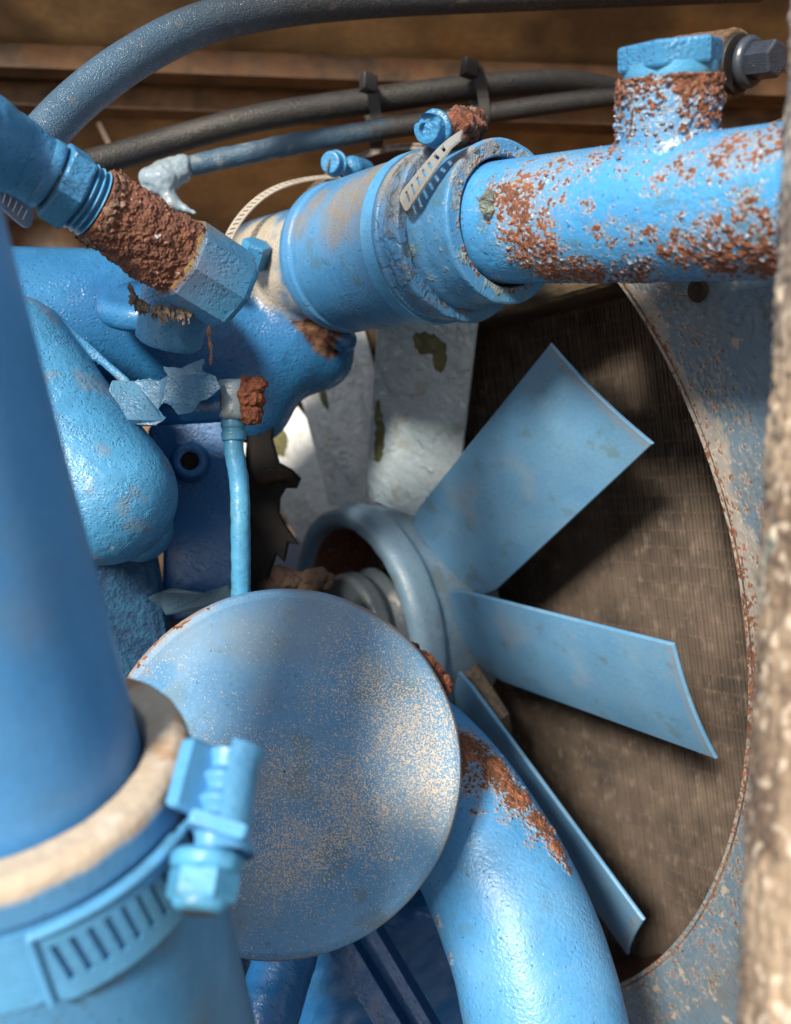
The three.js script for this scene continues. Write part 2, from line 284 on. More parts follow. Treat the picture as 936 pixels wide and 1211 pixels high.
function rusty(s, p, amt, o = {}) {                     // blistered rust with a ragged edge
  if (amt < -0.2) return s;
  const n = 0.55 * fb(p, o.k ?? 190, 4, 21) + 0.42 * ns(p, 640, 22);
  if (amt + n < 0.12) return s;
  const m = ss(0.46, 0.56, amt + n), edge = ss(0.36, 0.48, amt + n) - m;
  const t = clamp(0.5 + 0.9 * fb(p, 330, 3, 23)), u = clamp(0.5 + 1.1 * fb(p, 120, 3, 24));
  let r = mixc(DRUST, RUST, t); r = mixc(r, ORUST, ss(0.45, 0.85, u) * (o.orange ?? 0.6)); r = mixc(r, [0.42, 0.30, 0.26], ss(0.3, 0.5, ns(p, 900, 25)) * 0.35);
  const st = ss(0.16, 0.46, amt + 0.6 * n + 0.12 * fb(p, 120, 2, 27)) * (o.stain ?? 0.35); let c = mixc(mixc(s.c, [0.24, 0.20, 0.15], st), [0.36, 0.38, 0.36], edge * 0.5);
  c = mixc(c, r, m);
  return { c, r: lerp(s.r, 0.9, m), h: s.h + edge * 0.10 + m * (0.18 + 0.45 * fb(p, 420, 3, 26)) };
}
const spots = list => { const S = list.map(([u, v, d, r, a]) => ({ p: at(u, v, d), r: px(r, d), a })); return p => { let s = 0; for (const q of S) { const d2 = p.distanceToSquared(q.p) / (q.r * q.r); if (d2 < 6) s = Math.max(s, q.a * Math.exp(-d2)); } return s; }; };

function spotsOn(g, list) {                             // patches centred on points of the surface itself: [u, v, radius, amount]
  const p = g.attributes.position, U = new Float32Array(p.count * 3);
  for (let i = 0; i < p.count; i++) { const z = -p.getZ(i); U[i * 3] = 468 + F * p.getX(i) / z; U[i * 3 + 1] = 605.5 - F * p.getY(i) / z; U[i * 3 + 2] = z; }
  const S = list.map(([u, v, r, a]) => { let best = 1e9, k = 0; for (let i = 0; i < p.count; i++) { const dx = U[i * 3] - u, dy = U[i * 3 + 1] - v, c = Math.max(0, Math.hypot(dx, dy) - 5) * 0.05 + U[i * 3 + 2]; if (c < best) { best = c; k = i; } } const q = V().fromBufferAttribute(p, k); return { p: q, r: px(r, -q.z), a }; });
  return q => { let s = 0; for (const k of S) { const d2 = q.distanceToSquared(k.p) / (k.r * k.r); if (d2 < 6) s = Math.max(s, k.a * Math.exp(-d2)); } return s; };
}
function onCyl(o, axis, R, u, v) {                      // where the line of sight first meets a round bar
  const r = at(u, v, 1).normalize(), a = r.clone().addScaledVector(axis, -r.dot(axis)), b = o.clone().addScaledVector(axis, -o.dot(axis)).negate(), A = a.lengthSq(), B = a.dot(b), C = b.lengthSq() - R * R, D = Math.max(0, B * B - A * C), t = (-B - Math.sqrt(D)) / A;
  return r.multiplyScalar(t);
}
// ---------------------------------------------------------------- objects
const used = {};
const numbered = n => { const k = used[n] = (used[n] ?? -1) + 1; return k ? `${n}_${String(k).padStart(3, '0')}` : n; };
function thing(name, label, category, base, group) {
  const o = new THREE.Group(); o.name = numbered(name); o.position.copy(base); o.userData = { label, category }; if (group) o.userData.group = group; scene.add(o); return o;
}
function structure(name, label, base) { const o = new THREE.Group(); o.name = name; o.position.copy(base); o.userData = { kind: 'structure', label }; scene.add(o); return o; }
function part(parent, name, g, m, label) {
  let b = parent, off = V(); while (b && b !== scene) { off.add(b.position); b = b.parent; }
  if (m.vertexColors && !g.attributes.color) tint(g, p => { const v = 1 + 0.30 * fb(p, 26, 3, 14), d = ss(0.12, 0.34, fb(p, 48, 4, 15)) * 0.45, f = ss(0.10, 0.35, fb(p, 34, 3, 19)) * 0.30; return [v * (1 - 0.25 * d) * (1 + 0.45 * f), v * (1 - 0.45 * d) * (1 + 0.3 * f), v * (1 - 0.62 * d)]; });
  g.translate(-off.x, -off.y, -off.z); const o = new THREE.Mesh(g, m); o.name = name; o.castShadow = o.receiveShadow = true; if (label) o.userData.label = label; parent.add(o); return o;
}
const stuff = o => { o.userData.kind = 'stuff'; return o; };
function chips(list, seed, size, flat = 0.35) {         // small torn scales: list of [point, normal]
  const r = rng(seed), G = [];
  for (const [p, n, k = 1] of list) {
    const s = size * k * (0.5 + r() * 0.9), g = new THREE.IcosahedronGeometry(1, 1), q = g.attributes.position, o = r() * 90;
    for (let i = 0; i < q.count; i++) { const a = V().fromBufferAttribute(q, i), f = 1 + 0.55 * noise(a.x * 1.3 + o, a.y * 1.3, a.z * 1.3); q.setXYZ(i, a.x * f * s * (0.7 + 0.3 * Math.sin(o)), a.y * f * s * flat, a.z * f * s); }
    { const t = r(), k2 = 0.5 + 0.85 * r(), c = t < 0.12 ? [1.15, 1.35, 1.45] : [k2, k2 * (0.94 + 0.12 * r()), k2 * (0.9 + 0.15 * r())]; g.setAttribute('color', new THREE.Float32BufferAttribute(Array.from({ length: q.count * 3 }, (_, i) => c[i % 3]), 3)); }
    g.computeVertexNormals(); const b = basis(n.clone().add(V(r() - 0.5, r() - 0.5, r() - 0.5).multiplyScalar(0.9)), V(r() - 0.5, r() - 0.5, r() - 0.5));
    g.applyMatrix4(new THREE.Matrix4().makeBasis(b.x, b.y, b.z).setPosition(p)); G.push(g);
  }
  return boxUV(mergeGeometries(G));
}
// a strip of metal with slots, bent along a path: path(s) -> { p, side, n }; slots [[middle, width, height, slant], ...]
function strip(len, width, thick, slots, path, endRound = 0.003) {
  const h = width / 2, e = Math.min(endRound, h * 0.9), cut = new Set([0, len]), P = [], I = [], inSlot = x => slots.find(q => Math.abs(x - q[0]) < q[1] / 2), sl = slots.length ? slots[0][3] : 0;
  for (const [x, w] of slots) { cut.add(x - w / 2); cut.add(x + w / 2); }
  for (let x = 0.0012; x < len; x += 0.0012) if (!inSlot(x)) cut.add(x);
  const xs = [...cut].filter(x => x >= 0 && x <= len).sort((p, q) => p - q).filter((x, i, A) => !i || x - A[i - 1] > 1e-6);
  const half = x => x < len - e ? h : h - e + Math.sqrt(Math.max(0, e * e - (x - len + e) ** 2));
  const put = (x, y, z) => { const f = path(clamp(x + sl * y, 0, len)), q = f.p.clone().addScaledVector(f.side, y).addScaledVector(f.n, z); P.push(q.x, q.y, q.z); return P.length / 3 - 1; };
  const quad = c => { const i = c.map(q => put(...q)); I.push(i[0], i[1], i[2], i[0], i[2], i[3]); };
  const block = (xa, xb, ya0, ya1, yb0, yb1, endA, endB) => {
    quad([[xa, ya0, thick], [xb, yb0, thick], [xb, yb1, thick], [xa, ya1, thick]]); quad([[xa, ya1, 0], [xb, yb1, 0], [xb, yb0, 0], [xa, ya0, 0]]);
    quad([[xa, ya0, 0], [xb, yb0, 0], [xb, yb0, thick], [xa, ya0, thick]]); quad([[xa, ya1, thick], [xb, yb1, thick], [xb, yb1, 0], [xa, ya1, 0]]);
    if (endA) quad([[xa, ya0, 0], [xa, ya0, thick], [xa, ya1, thick], [xa, ya1, 0]]); if (endB) quad([[xb, yb0, thick], [xb, yb0, 0], [xb, yb1, 0], [xb, yb1, thick]]);
  };
  for (let i = 0; i < xs.length - 1; i++) {
    const a = xs[i], b = xs[i + 1], q = inSlot((a + b) / 2), ha = half(a), hb = half(b);
    if (q) { const k = q[2] / 2; block(a, b, -ha, -k, -hb, -k, false, false); block(a, b, k, ha, k, hb, false, false); }
    else block(a, b, -ha, ha, -hb, hb, i === 0 || !!inSlot(a - 1e-5), i === xs.length - 2 || !!inSlot(b + 1e-5));
  }
  const g = new THREE.BufferGeometry(); g.setAttribute('position', new THREE.Float32BufferAttribute(P, 3)); g.setIndex(I); g.computeVertexNormals(); return boxUV(g);
}
const ring = (c, axis, R, ref, a0, dir = 1) => { const b = basis(axis, ref); return s => { const a = a0 + dir * s / R, n = b.x.clone().multiplyScalar(Math.cos(a)).addScaledVector(b.z, Math.sin(a)); return { p: c.clone().addScaledVector(n, R), side: b.y, n }; }; };
function flake(pts, curl, m, c, X, Y, thick = 0.0005) { // a torn sheet of paint in the plane X,Y, curled up at its rim
  const s = new THREE.Shape(), cc = new THREE.CatmullRomCurve3(pts.map(([a, b]) => V(a, b, 0)), true, 'catmullrom', 0.12), P = cc.getPoints(pts.length * 5).slice(0, -1).map(p => [p.x + 0.0009 * noise(p.x * 900, p.y * 900, 3), p.y + 0.0009 * noise(p.x * 900, p.y * 900, 8)]);
  P.forEach(([a, b], i) => s[i ? 'lineTo' : 'moveTo'](a, b)); s.closePath();
  const g = new THREE.ExtrudeGeometry(s, { depth: thick, bevelEnabled: false }), p = g.attributes.position, Z = X.clone().cross(Y).normalize();
  for (let i = 0; i < p.count; i++) { const a = p.getX(i), b = p.getY(i), z = p.getZ(i) + curl(a, b), q = c.clone().addScaledVector(X, a).addScaledVector(Y, b).addScaledVector(Z, z); p.setXYZ(i, q.x, q.y, q.z); }
  g.computeVertexNormals(); return boxUV(g);
}

// ================================================================ THE FAN'S FRAME
const FC = at(459.5, 727.3, 0.66), Nn = V(0.82573, 0.17306, -0.53686), E1 = V(0.54509, 0, 0.83838), E2 = V(-0.14509, 0.98491, 0.09433), FZ = Nn.clone().negate();
const fl = (x, y, z) => FC.clone().addScaledVector(E1, x).addScaledVector(E2, y).addScaledVector(FZ, z);   // fan frame -> world; z towards the engine
const toFan = g => g.applyMatrix4(new THREE.Matrix4().makeBasis(E1, E2, FZ).setPosition(FC));
const onPlane = (u, v, z) => { const r = at(u, v, 1), p0 = fl(0, 0, z), t = p0.dot(Nn) / r.dot(Nn), q = r.multiplyScalar(t).sub(p0); return [q.dot(E1), q.dot(E2)]; };

// ================================================================ SETTING
{
  const w = structure('compartment_wall', 'stained brown sheet steel wall behind the hoses', V(0, 0, -1.02));
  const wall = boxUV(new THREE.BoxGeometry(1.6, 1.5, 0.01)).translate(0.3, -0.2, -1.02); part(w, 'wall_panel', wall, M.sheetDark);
  part(w, 'wall_post', boxUV(rbox(0.03, 0.7, 0.03, 0.003)).translate(0.235, 0.10, -0.99), M.dark);
  part(w, 'wall_rail', boxUV(bars(at(-60, 205, 0.98), at(760, 222, 0.98), 0.02, 0.022, 0.002)), M.sheetDark);
  part(w, 'wall_rail', boxUV(bars(at(-60, 150, 0.96), at(330, 172, 0.98), 0.02, 0.03, 0.002)), M.sheet);
  const r = structure('compartment_roof', 'rust stained steel roof panel with folded ribs', V(0, 0.46, -0.7));
  part(r, 'roof_panel', boxUV(new THREE.BoxGeometry(1.6, 0.006, 0.62)).rotateX(-0.30).translate(0.33, 0.41, -0.74), M.sheet);
  for (const [u0, v0, d0, u1, v1, d1, hh] of [[-120, 66, 0.775, 1000, 108, 0.805, 0.018], [-120, 112, 0.815, 1000, 150, 0.845, 0.022]])
    part(r, 'roof_rib', boxUV(bars(at(u0, v0, d0), at(u1, v1, d1), 0.02, hh, 0.003)), M.sheetDark);
  const fl0 = structure('added_floor', 'added unseen floor under the engine, blocking light from below', V(0, -0.62, -0.6)); part(fl0, 'added_floor_pan', boxUV(new THREE.BoxGeometry(1.6, 0.006, 1.0)).translate(0.33, -0.62, -0.55), M.grime);  // unseen floor, added to stop light from below
  const sl = structure('added_sides', 'added unseen brown side panels that keep light out of the compartment', V(0, 0, -0.6)); part(sl, 'added_side_panel', boxUV(new THREE.BoxGeometry(0.006, 1.2, 0.75)).translate(0.60, -0.1, -0.66), M.sheetDark);  // unseen panels, added so light enters mainly from the front
  part(sl, 'added_side_panel', boxUV(new THREE.BoxGeometry(0.006, 1.1, 0.26)).translate(-0.50, -0.08, -0.885), M.sheetDark);  // short unseen panel, added to keep light off the back wall
  const gr = structure('added_ground', 'added unseen earth sheet that bounces light into the compartment', V(0, -1.1, 8)); part(gr, 'bounce_sheet', boxUV(new THREE.BoxGeometry(60, 0.02, 40)).translate(0, -1.1, 19), tiled(sheetTile, 2, { color: [0.42, 0.36, 0.28], bump: 0.01 }));  // unseen earth, added to bounce light upwards
  part(r, 'brace_rod', boxUV(bars(at(117, 145, 0.82), at(130, 172, 0.82), 0.004, 0.004, 0.001)), M.sheetDark);
}

// ================================================================ RADIATOR AND SHROUD
{
  const [, top] = onPlane(882, 118, 0.01), sz = -0.02;
  const t = thing('radiator', 'dusty brown finned radiator core behind the blue fan', 'radiator', fl(0, -0.36, -0.09));
  const G = [], y0 = -0.36, y1 = top - 0.03;
  for (let x = -0.34, k = 0; x < 0.36; x += 0.0026, k++) { const b = new THREE.BoxGeometry(0.0011, y1 - y0, 0.0030, 1, 240, 1); b.translate(x, (y0 + y1) / 2, -0.0850 + 0.0004 * Math.sin(k * 2.4)); G.push(b); }
  let g = mergeGeometries(G);
  g = tint(toFan(g), p => { const a = fb(p, 16, 4, 2), b = fb(p, 60, 3, 5), s = ss(0.10, 0.4, fb(p, 130, 3, 9)); let c = mixc([0.055, 0.046, 0.040], [0.140, 0.112, 0.090], clamp(0.45 + 1.0 * a + 0.9 * b)); return mixc(c, [0.25, 0.205, 0.17], s * 0.55); });
  const mm = new THREE.MeshStandardMaterial({ vertexColors: true, roughness: 0.75, metalness: 0.1 });
  stuff(part(t, 'cooling_fins', g, mm));
  const h = []; for (let y = y0 + 0.01; y < y1; y += 0.0105) h.push(new THREE.BoxGeometry(0.70, 0.0018, 0.004).translate(0.01, y, -0.0862)); stuff(part(t, 'cooling_tubes', boxUV(toFan(mergeGeometries(h))), M.core));
  part(t, 'backing', boxUV(toFan(new THREE.BoxGeometry(0.72, y1 - y0, 0.004).translate(0.01, (y0 + y1) / 2, -0.0895))), M.core);
  part(t, 'top_tank', boxUV(toFan(rbox(0.80, 0.05, 0.085, 0.006).translate(0.06, top - 0.024, -0.072))), M.greyTank);

  const s = thing('fan_shroud', 'scuffed blue steel shroud plate with a large round opening', 'shroud', fl(0, -0.36, sz));
  const cx = -0.012, cy = 0.020, R = 0.295, seg = 200;
  // plate: ring of quads from the opening out to a rectangle, its outer skin baked
  const X0 = -0.36, X1 = 0.42, Y0 = -0.40, Y1 = top - 0.028;
  const outer = a => { const c = Math.cos(a), d = Math.sin(a), k = Math.min(c > 0 ? (X1 - cx) / c : c < 0 ? (X0 - cx) / c : 9, d > 0 ? (Y1 - cy) / d : d < 0 ? (Y0 - cy) / d : 9); return Math.max(k, R + 0.004); };
  const plate = grid(seg * 2, 40, (u, v) => { const a = u * 2 * Math.PI, k = lerp(R, outer(a), Math.pow(v, 1.6)); return fl(cx + Math.cos(a) * k, cy + Math.sin(a) * k, sz + 0.0012 * fbm(Math.cos(a) * k * 9, Math.sin(a) * k * 9, 0, 2)); });
  const edgeWear = p => { const q = p.clone().sub(FC), x = q.dot(E1) - cx, y = q.dot(E2) - cy, e = Math.hypot(x, y) - R, a = Math.atan2(y, x); return { e, a, x, y }; };
  const pm = bake(plate, 2048, 256, p => {
    const { e, a } = edgeWear(p);
    let s2 = paintAt(p, [0.095, 0.145, 0.200], { r: 0.30, peel: 2.6, chalk: 0.25, k: 0.55 });
    s2.c = mixc(s2.c, [0.13, 0.135, 0.135], ss(0.0, 0.35, fb(p, 24, 4, 40)) * 0.5);
    const low = ss(-0.05, -0.75, a), w = 0.010 + 0.012 * fb(p, 22, 3, 31) + 0.016 * ss(0.25, 0, Math.abs(a + 0.05));
    const worn = ss(0.1, -0.1, (e - w * (1 - 0.45 * low)) / 0.012 + 0.5 * fb(p, 160, 3, 33) + 0.75 * low);
    s2 = { c: mixc(s2.c, [0.30, 0.25, 0.20].map(x => x * (1 + 0.5 * fb(p, 200, 3, 34))), worn * 0.55), r: lerp(s2.r, 0.8, worn), h: s2.h - 0.12 * worn };
    const patch = ss(0.35, 0.40, fb(p, 90, 4, 35) + 0.08 * low); s2 = { c: mixc(s2.c, [0.34, 0.28, 0.22], patch * 0.8), r: lerp(s2.r, 0.85, patch), h: s2.h + 0.08 * patch };
    const mid = Math.exp(-Math.pow((a + 0.12) / 0.22, 2));
    return rusty(s2, p, (e < 0.03 ? 0.26 : -0.14) + 0.22 * mid * (e < 0.05 ? 1 : 0) - (e < 0.004 ? -0.12 : 0), { orange: 1 });
  }, { bump: 0.0012 });
  part(s, 'plate', plate, pm);
  const lip = grid(seg * 2, 10, (u, v) => { const a = u * 2 * Math.PI, b = v * Math.PI, k = R + 0.003 - Math.sin(b) * 0.003; return fl(cx + Math.cos(a) * k, cy + Math.sin(a) * k, sz - 0.003 + Math.cos(b) * 0.0032); }, true);
  const lipC = tint(lip, p => mixc([0.13, 0.13, 0.13], mixc([0.32, 0.22, 0.16], ORUST, ss(0, 0.4, fb(p, 90, 3, 4))), ss(-0.2, 0.3, fb(p, 30, 3, 6))));
  part(s, 'rolled_lip', boxUV(lipC), M.rustVC);
  const back = grid(seg, 2, (u, v) => { const a = u * 2 * Math.PI, k = R + 0.002; return fl(cx + Math.cos(a) * k, cy + Math.sin(a) * k, sz - 0.004 - 0.055 * v); }, true);
  part(s, 'throat', boxUV(back), M.drust);
  const [bx, by] = onPlane(826, 343, sz); part(s, 'bolt_hole', place(boxUV(turned(fine([[0, 0.0001], [0, 0.003], [0.0008, 0.0034], [0.0008, 0.0046], [0, 0.0056]], 0.001), 20, V(0, 0, 0), V(0, 1, 0))), fl(bx, by, sz + 0.0005), FZ), M.grime);
}

// ================================================================ COOLING FAN
{
  const t = thing('cooling_fan', 'worn pale blue fan with ten flat blades round a hollow hub', 'fan', fl(0, -0.083, 0));
  const prof = fine([[-0.040, 0.060], [-0.040, 0.080], [0.008, 0.080], [0.012, 0.084], [0.026, 0.084], [0.031, 0.081], [0.032, 0.077], [0.031, 0.071], [0.027, 0.068], [0.010, 0.066], [-0.022, 0.064], [-0.026, 0.060], [-0.026, 0.020], [-0.012, 0.019], [-0.010, 0.017], [-0.010, 0.0005]], 0.004, 0.0012);
  const hub = rough(turned(prof, 160, FC, FZ), 0.0010, 90, 3);
  const hm = bake(hub, 768, 384, p => {
    const q = p.clone().sub(FC), r = Math.hypot(q.dot(E1), q.dot(E2)), z = q.dot(FZ);
    let s = paintAt(p, [0.15, 0.25, 0.36], { r: 0.42, chalk: 0.9 }); s = grains(s, p, -0.12, [0.28, 0.24, 0.19]);
    const inner = r < 0.0685 && z < 0.024 ? 0.80 : z < 0 ? 0.20 : 0.08;
    return rusty(s, p, inner, { orange: 0.35 });
  }, { bump: 0.0012 });
  const hubM = part(t, 'hub', hub, hm);
  for (let k = 0; k < 4; k++) { const a = 0.5 + k * Math.PI / 2; part(hubM, 'hub_bolt', boxUV(toFan(poly(6, 0.0085, 0.016, 0.001).rotateX(Math.PI / 2).translate(Math.cos(a) * 0.043, Math.sin(a) * 0.043, -0.026))), M.root); }
  const r0 = 0.080, r1 = 0.2581, w = 0.071, pitch = -0.3887, ph = 0.5422, ax = 0.0084, L = r1 - r0, th = 0.0026;
  // one blade in its own frame: x radial, y chord, z face; slightly cambered sheet with rounded edge
  function bladeGeo() {
    const nx = 60, ny = 28, f = (side) => grid(nx, ny, (u, v) => V(r0 + u * L, (v - 0.5) * w * (u < 0.08 ? 0.9 + 1.25 * u : 1), side * th / 2 + 0.0045 * (1 - Math.pow(2 * v - 1, 2)) * (1 - 0.4 * u) - 0.002));
    const A = f(1), B = f(-1), rim = []; const P = (u, v, s) => [r0 + u * L, (v - 0.5) * w * (u < 0.08 ? 0.9 + 1.25 * u : 1), s * th / 2 + 0.0045 * (1 - Math.pow(2 * v - 1, 2)) * (1 - 0.4 * u) - 0.002];
    const edge = (fn, n) => grid(n, 4, (u, k) => { const [a, b] = fn(u), q = k * Math.PI, p = P(a, b, 0); const out = Math.sin(q) * 0.0009, dx = a >= 1 ? out : 0, dy = b >= 1 ? out : b <= 0 ? -out : 0; return V(p[0] + dx, p[1] + dy, p[2] + Math.cos(q) * th / 2); });
    rim.push(edge(u => [u, 0], nx), edge(u => [1, u], ny), edge(u => [1 - u, 1], nx));
    for (const g of rim) { const uv = g.attributes.uv; for (let i = 0; i < uv.count; i++) uv.setXY(i, 0.05 + 0.9 * uv.getX(i), 0.03); }
    const uvB = B.attributes.uv; for (let i = 0; i < uvB.count; i++) uvB.setXY(i, uvB.getX(i), 0.5 + 0.5 * uvB.getY(i)); const uvA = A.attributes.uv; for (let i = 0; i < uvA.count; i++) uvA.setXY(i, uvA.getX(i), 0.02 + 0.47 * uvA.getY(i));
    const I = B.index.array; for (let i = 0; i < I.length; i += 3) { const x = I[i]; I[i] = I[i + 1]; I[i + 1] = x; } B.computeVertexNormals();
    return mergeGeometries([A, B, ...rim]);
  }
  const BG = bladeGeo();
  const shadeBlade = (kind) => (p, n, u, v) => {
    const q = V(p.x + kind * 3.3, p.y + kind * 1.7, p.z), side = v < 0.5;
    let s = paintAt(q, kind === 1 ? [0.36, 0.45, 0.51] : kind === 2 ? [0.70, 0.73, 0.74]   : [0.095, 0.245, 0.435], { r: kind ? 0.26 : 0.34, peel: 0.35, chalk: 0.75, pits: 0.2 });  // paler kinds carry the glare on the rear blades in their base colour
    if (!kind) { const d = ss(0.02, 0.35, fb(q, 26, 4, 51)); s = { ...s, c: mixc(s.c, [0.27, 0.27, 0.26], d * 0.25), r: s.r + 0.2 * d }; const e = ss(0.965, 0.99, u + 0.01 * ns(q, 300)); s.c = mixc(s.c, [0.26, 0.23, 0.19], e * 0.35); }
    s = grains(s, q, -0.28, [0.30, 0.26, 0.20]);
    if (kind && side) {                                   // blistered and lifted paint, olive primer showing in the bare spots
      const lift = 0.5 * Math.abs(fb(q, 70, 3, 61)) + ss(0.02, 0.2, fb(q, 48, 4, 62)) * 0.22; s.h += lift - 0.15;
      const X = p.x - r0, Y = p.y; let bare = -9;
      for (const [a, b, ra, rb] of kind === 1 ? [[0.118, -0.004, 0.007, 0.011], [0.112, -0.014, 0.010, 0.005], [0.045, 0.0265, 0.018, 0.0045], [0.062, 0.030, 0.010, 0.003]] : [[0.115, -0.004, 0.012, 0.010], [0.09, 0.012, 0.012, 0.004]]) bare = Math.max(bare, 1 - Math.hypot((X - a) / ra, (Y - b) / rb));
      const m = ss(-0.02, 0.04, bare + 0.5 * fb(q, 190, 3, 63)); s = { c: mixc(s.c, [0.10, 0.10, 0.045].map(x => x * (1 + 0.6 * fb(q, 260, 2, 1))), m), r: lerp(s.r, 0.6, m), h: s.h - 0.30 * m };
    }
    return s;
  };
  const bm = [bake(BG, 512, 512, shadeBlade(0), { bump: 0.0008 }), bake(BG, 512, 512, shadeBlade(1), { bump: 0.0030 }), bake(BG, 512, 512, shadeBlade(2), { bump: 0.0030 })];
  const arm = (() => { const s = new THREE.Shape(); s.moveTo(-0.010, -0.030); s.lineTo(0.020, -0.030); s.lineTo(0.034, -0.012); s.lineTo(0.030, 0.008); s.lineTo(-0.010, 0.020); s.closePath(); const g = new THREE.ExtrudeGeometry(s, { depth: 0.008, bevelEnabled: true, bevelSize: 0.003, bevelThickness: 0.003, bevelSegments: 3 }); return tint(boxUV(g.translate(r0, 0, -0.016)), p => { const v = 0.9 + 0.4 * fb(p, 60, 3, 2); return [v, v, v]; }); })();
  for (let k = 0; k < 10; k++) {
    const a = ph - (k - 3) * 2 * Math.PI / 10, rad = E1.clone().multiplyScalar(Math.cos(a)).addScaledVector(E2, Math.sin(a)), tan = E1.clone().multiplyScalar(-Math.sin(a)).addScaledVector(E2, Math.cos(a));
    const ch = tan.multiplyScalar(Math.cos(pitch)).addScaledVector(Nn, Math.sin(pitch)), face = rad.clone().cross(ch), o = FC.clone().addScaledVector(Nn, ax);
    const mt = new THREE.Matrix4().makeBasis(rad, ch, face).setPosition(o.sub(t.position));
    const b = new THREE.Mesh(BG, bm[k === 2 ? 1 : k === 1 || k === 0 ? 2 : 0]); b.name = 'blade'; b.castShadow = b.receiveShadow = true; b.applyMatrix4(mt); t.add(b);
    if (k === 2) b.userData.label = 'blade with a silvery sheen put into its blistered paint, bare olive spots';
    const r = new THREE.Mesh(arm, M.root); r.name = 'blade_root'; r.castShadow = r.receiveShadow = true; b.add(r);
  }
}
// pump shaft and pulley in the fan's hub
{
  const t = thing('water_pump', 'dark greasy pump pulley and shaft reaching into the fan hub', 'pump', fl(0, 0, 0.17));
  part(t, 'shaft', boxUV(turned(fine([[-0.01, 0.0005], [-0.01, 0.018], [0.17, 0.018], [0.17, 0.0005]], 0.02), 40, FC, FZ)), M.drust);
  part(t, 'pulley', boxUV(rough(turned(fine([[0.014, 0.0005], [0.014, 0.030], [0.020, 0.036], [0.027, 0.031], [0.034, 0.036], [0.042, 0.036], [0.045, 0.033], [0.045, 0.0005]], 0.003), 90, fl(...onPlane(412, 742, 0.045), 0), FZ), 0.0006, 150)), tiled(paintTile, 0.04, { color: [0.07, 0.095, 0.12], bump: 0.0006 }));
  part(t, 'flange', boxUV(rough(turned(fine([[0.004, 0.0005], [0.004, 0.030], [0.014, 0.030], [0.014, 0.0005]], 0.003), 90, FC, FZ), 0.001, 120)), M.drust);
  for (let k = 0; k < 4; k++) part(t, 'rusty_lump', boxUV(rough(new THREE.IcosahedronGeometry(0.0085, 5).scale(1.25, 0.8, 1).translate(...at(322 + k * 17, 692 - (k % 2) * 5, 0.535).toArray()), 0.010, 70, 3, k)), M.grime);
}

// ================================================================ ENGINE
{
  const t = thing('engine_block', 'blue side of the engine block in the shade behind the blue housings', 'engine', fl(-0.1, -0.4, 0.2));
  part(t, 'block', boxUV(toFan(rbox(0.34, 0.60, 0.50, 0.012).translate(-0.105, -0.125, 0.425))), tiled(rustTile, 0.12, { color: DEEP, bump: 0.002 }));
  // ragged guard whose torn edge stands out against the fan
  const pts = [[300, 470], [328, 478], [322, 520], [330, 548], [345, 556], [355, 566], [351, 576], [338, 576], [331, 588], [330, 606], [338, 622], [352, 642], [341, 640], [337, 662], [328, 652], [320, 676], [317, 700], [290, 705], [292, 560]];
  const s = new THREE.Shape(), d = 0.545; pts.forEach(([u, v], i) => { const p = at(u, v, d); s[i ? 'lineTo' : 'moveTo'](p.x, p.y); }); s.closePath();
  const gg = thing('torn_guard', 'ragged rubber flap beside the fan, shade put into its black colour', 'rubber flap', at(315, 700, d));
  part(gg, 'flap', boxUV(new THREE.ExtrudeGeometry(s, { depth: 0.006, bevelEnabled: true, bevelSize: 0.0008, bevelThickness: 0.0015, bevelSegments: 2 }).translate(0, 0, -d)), M.darkened);
  part(gg, 'rusty_clip', boxUV(rough(new THREE.SphereGeometry(1, 32, 20).scale(px(26, d), px(9, d), 0.012).translate(...at(326, 564, d - 0.003).toArray()), 0.006, 140)), M.grime);
}
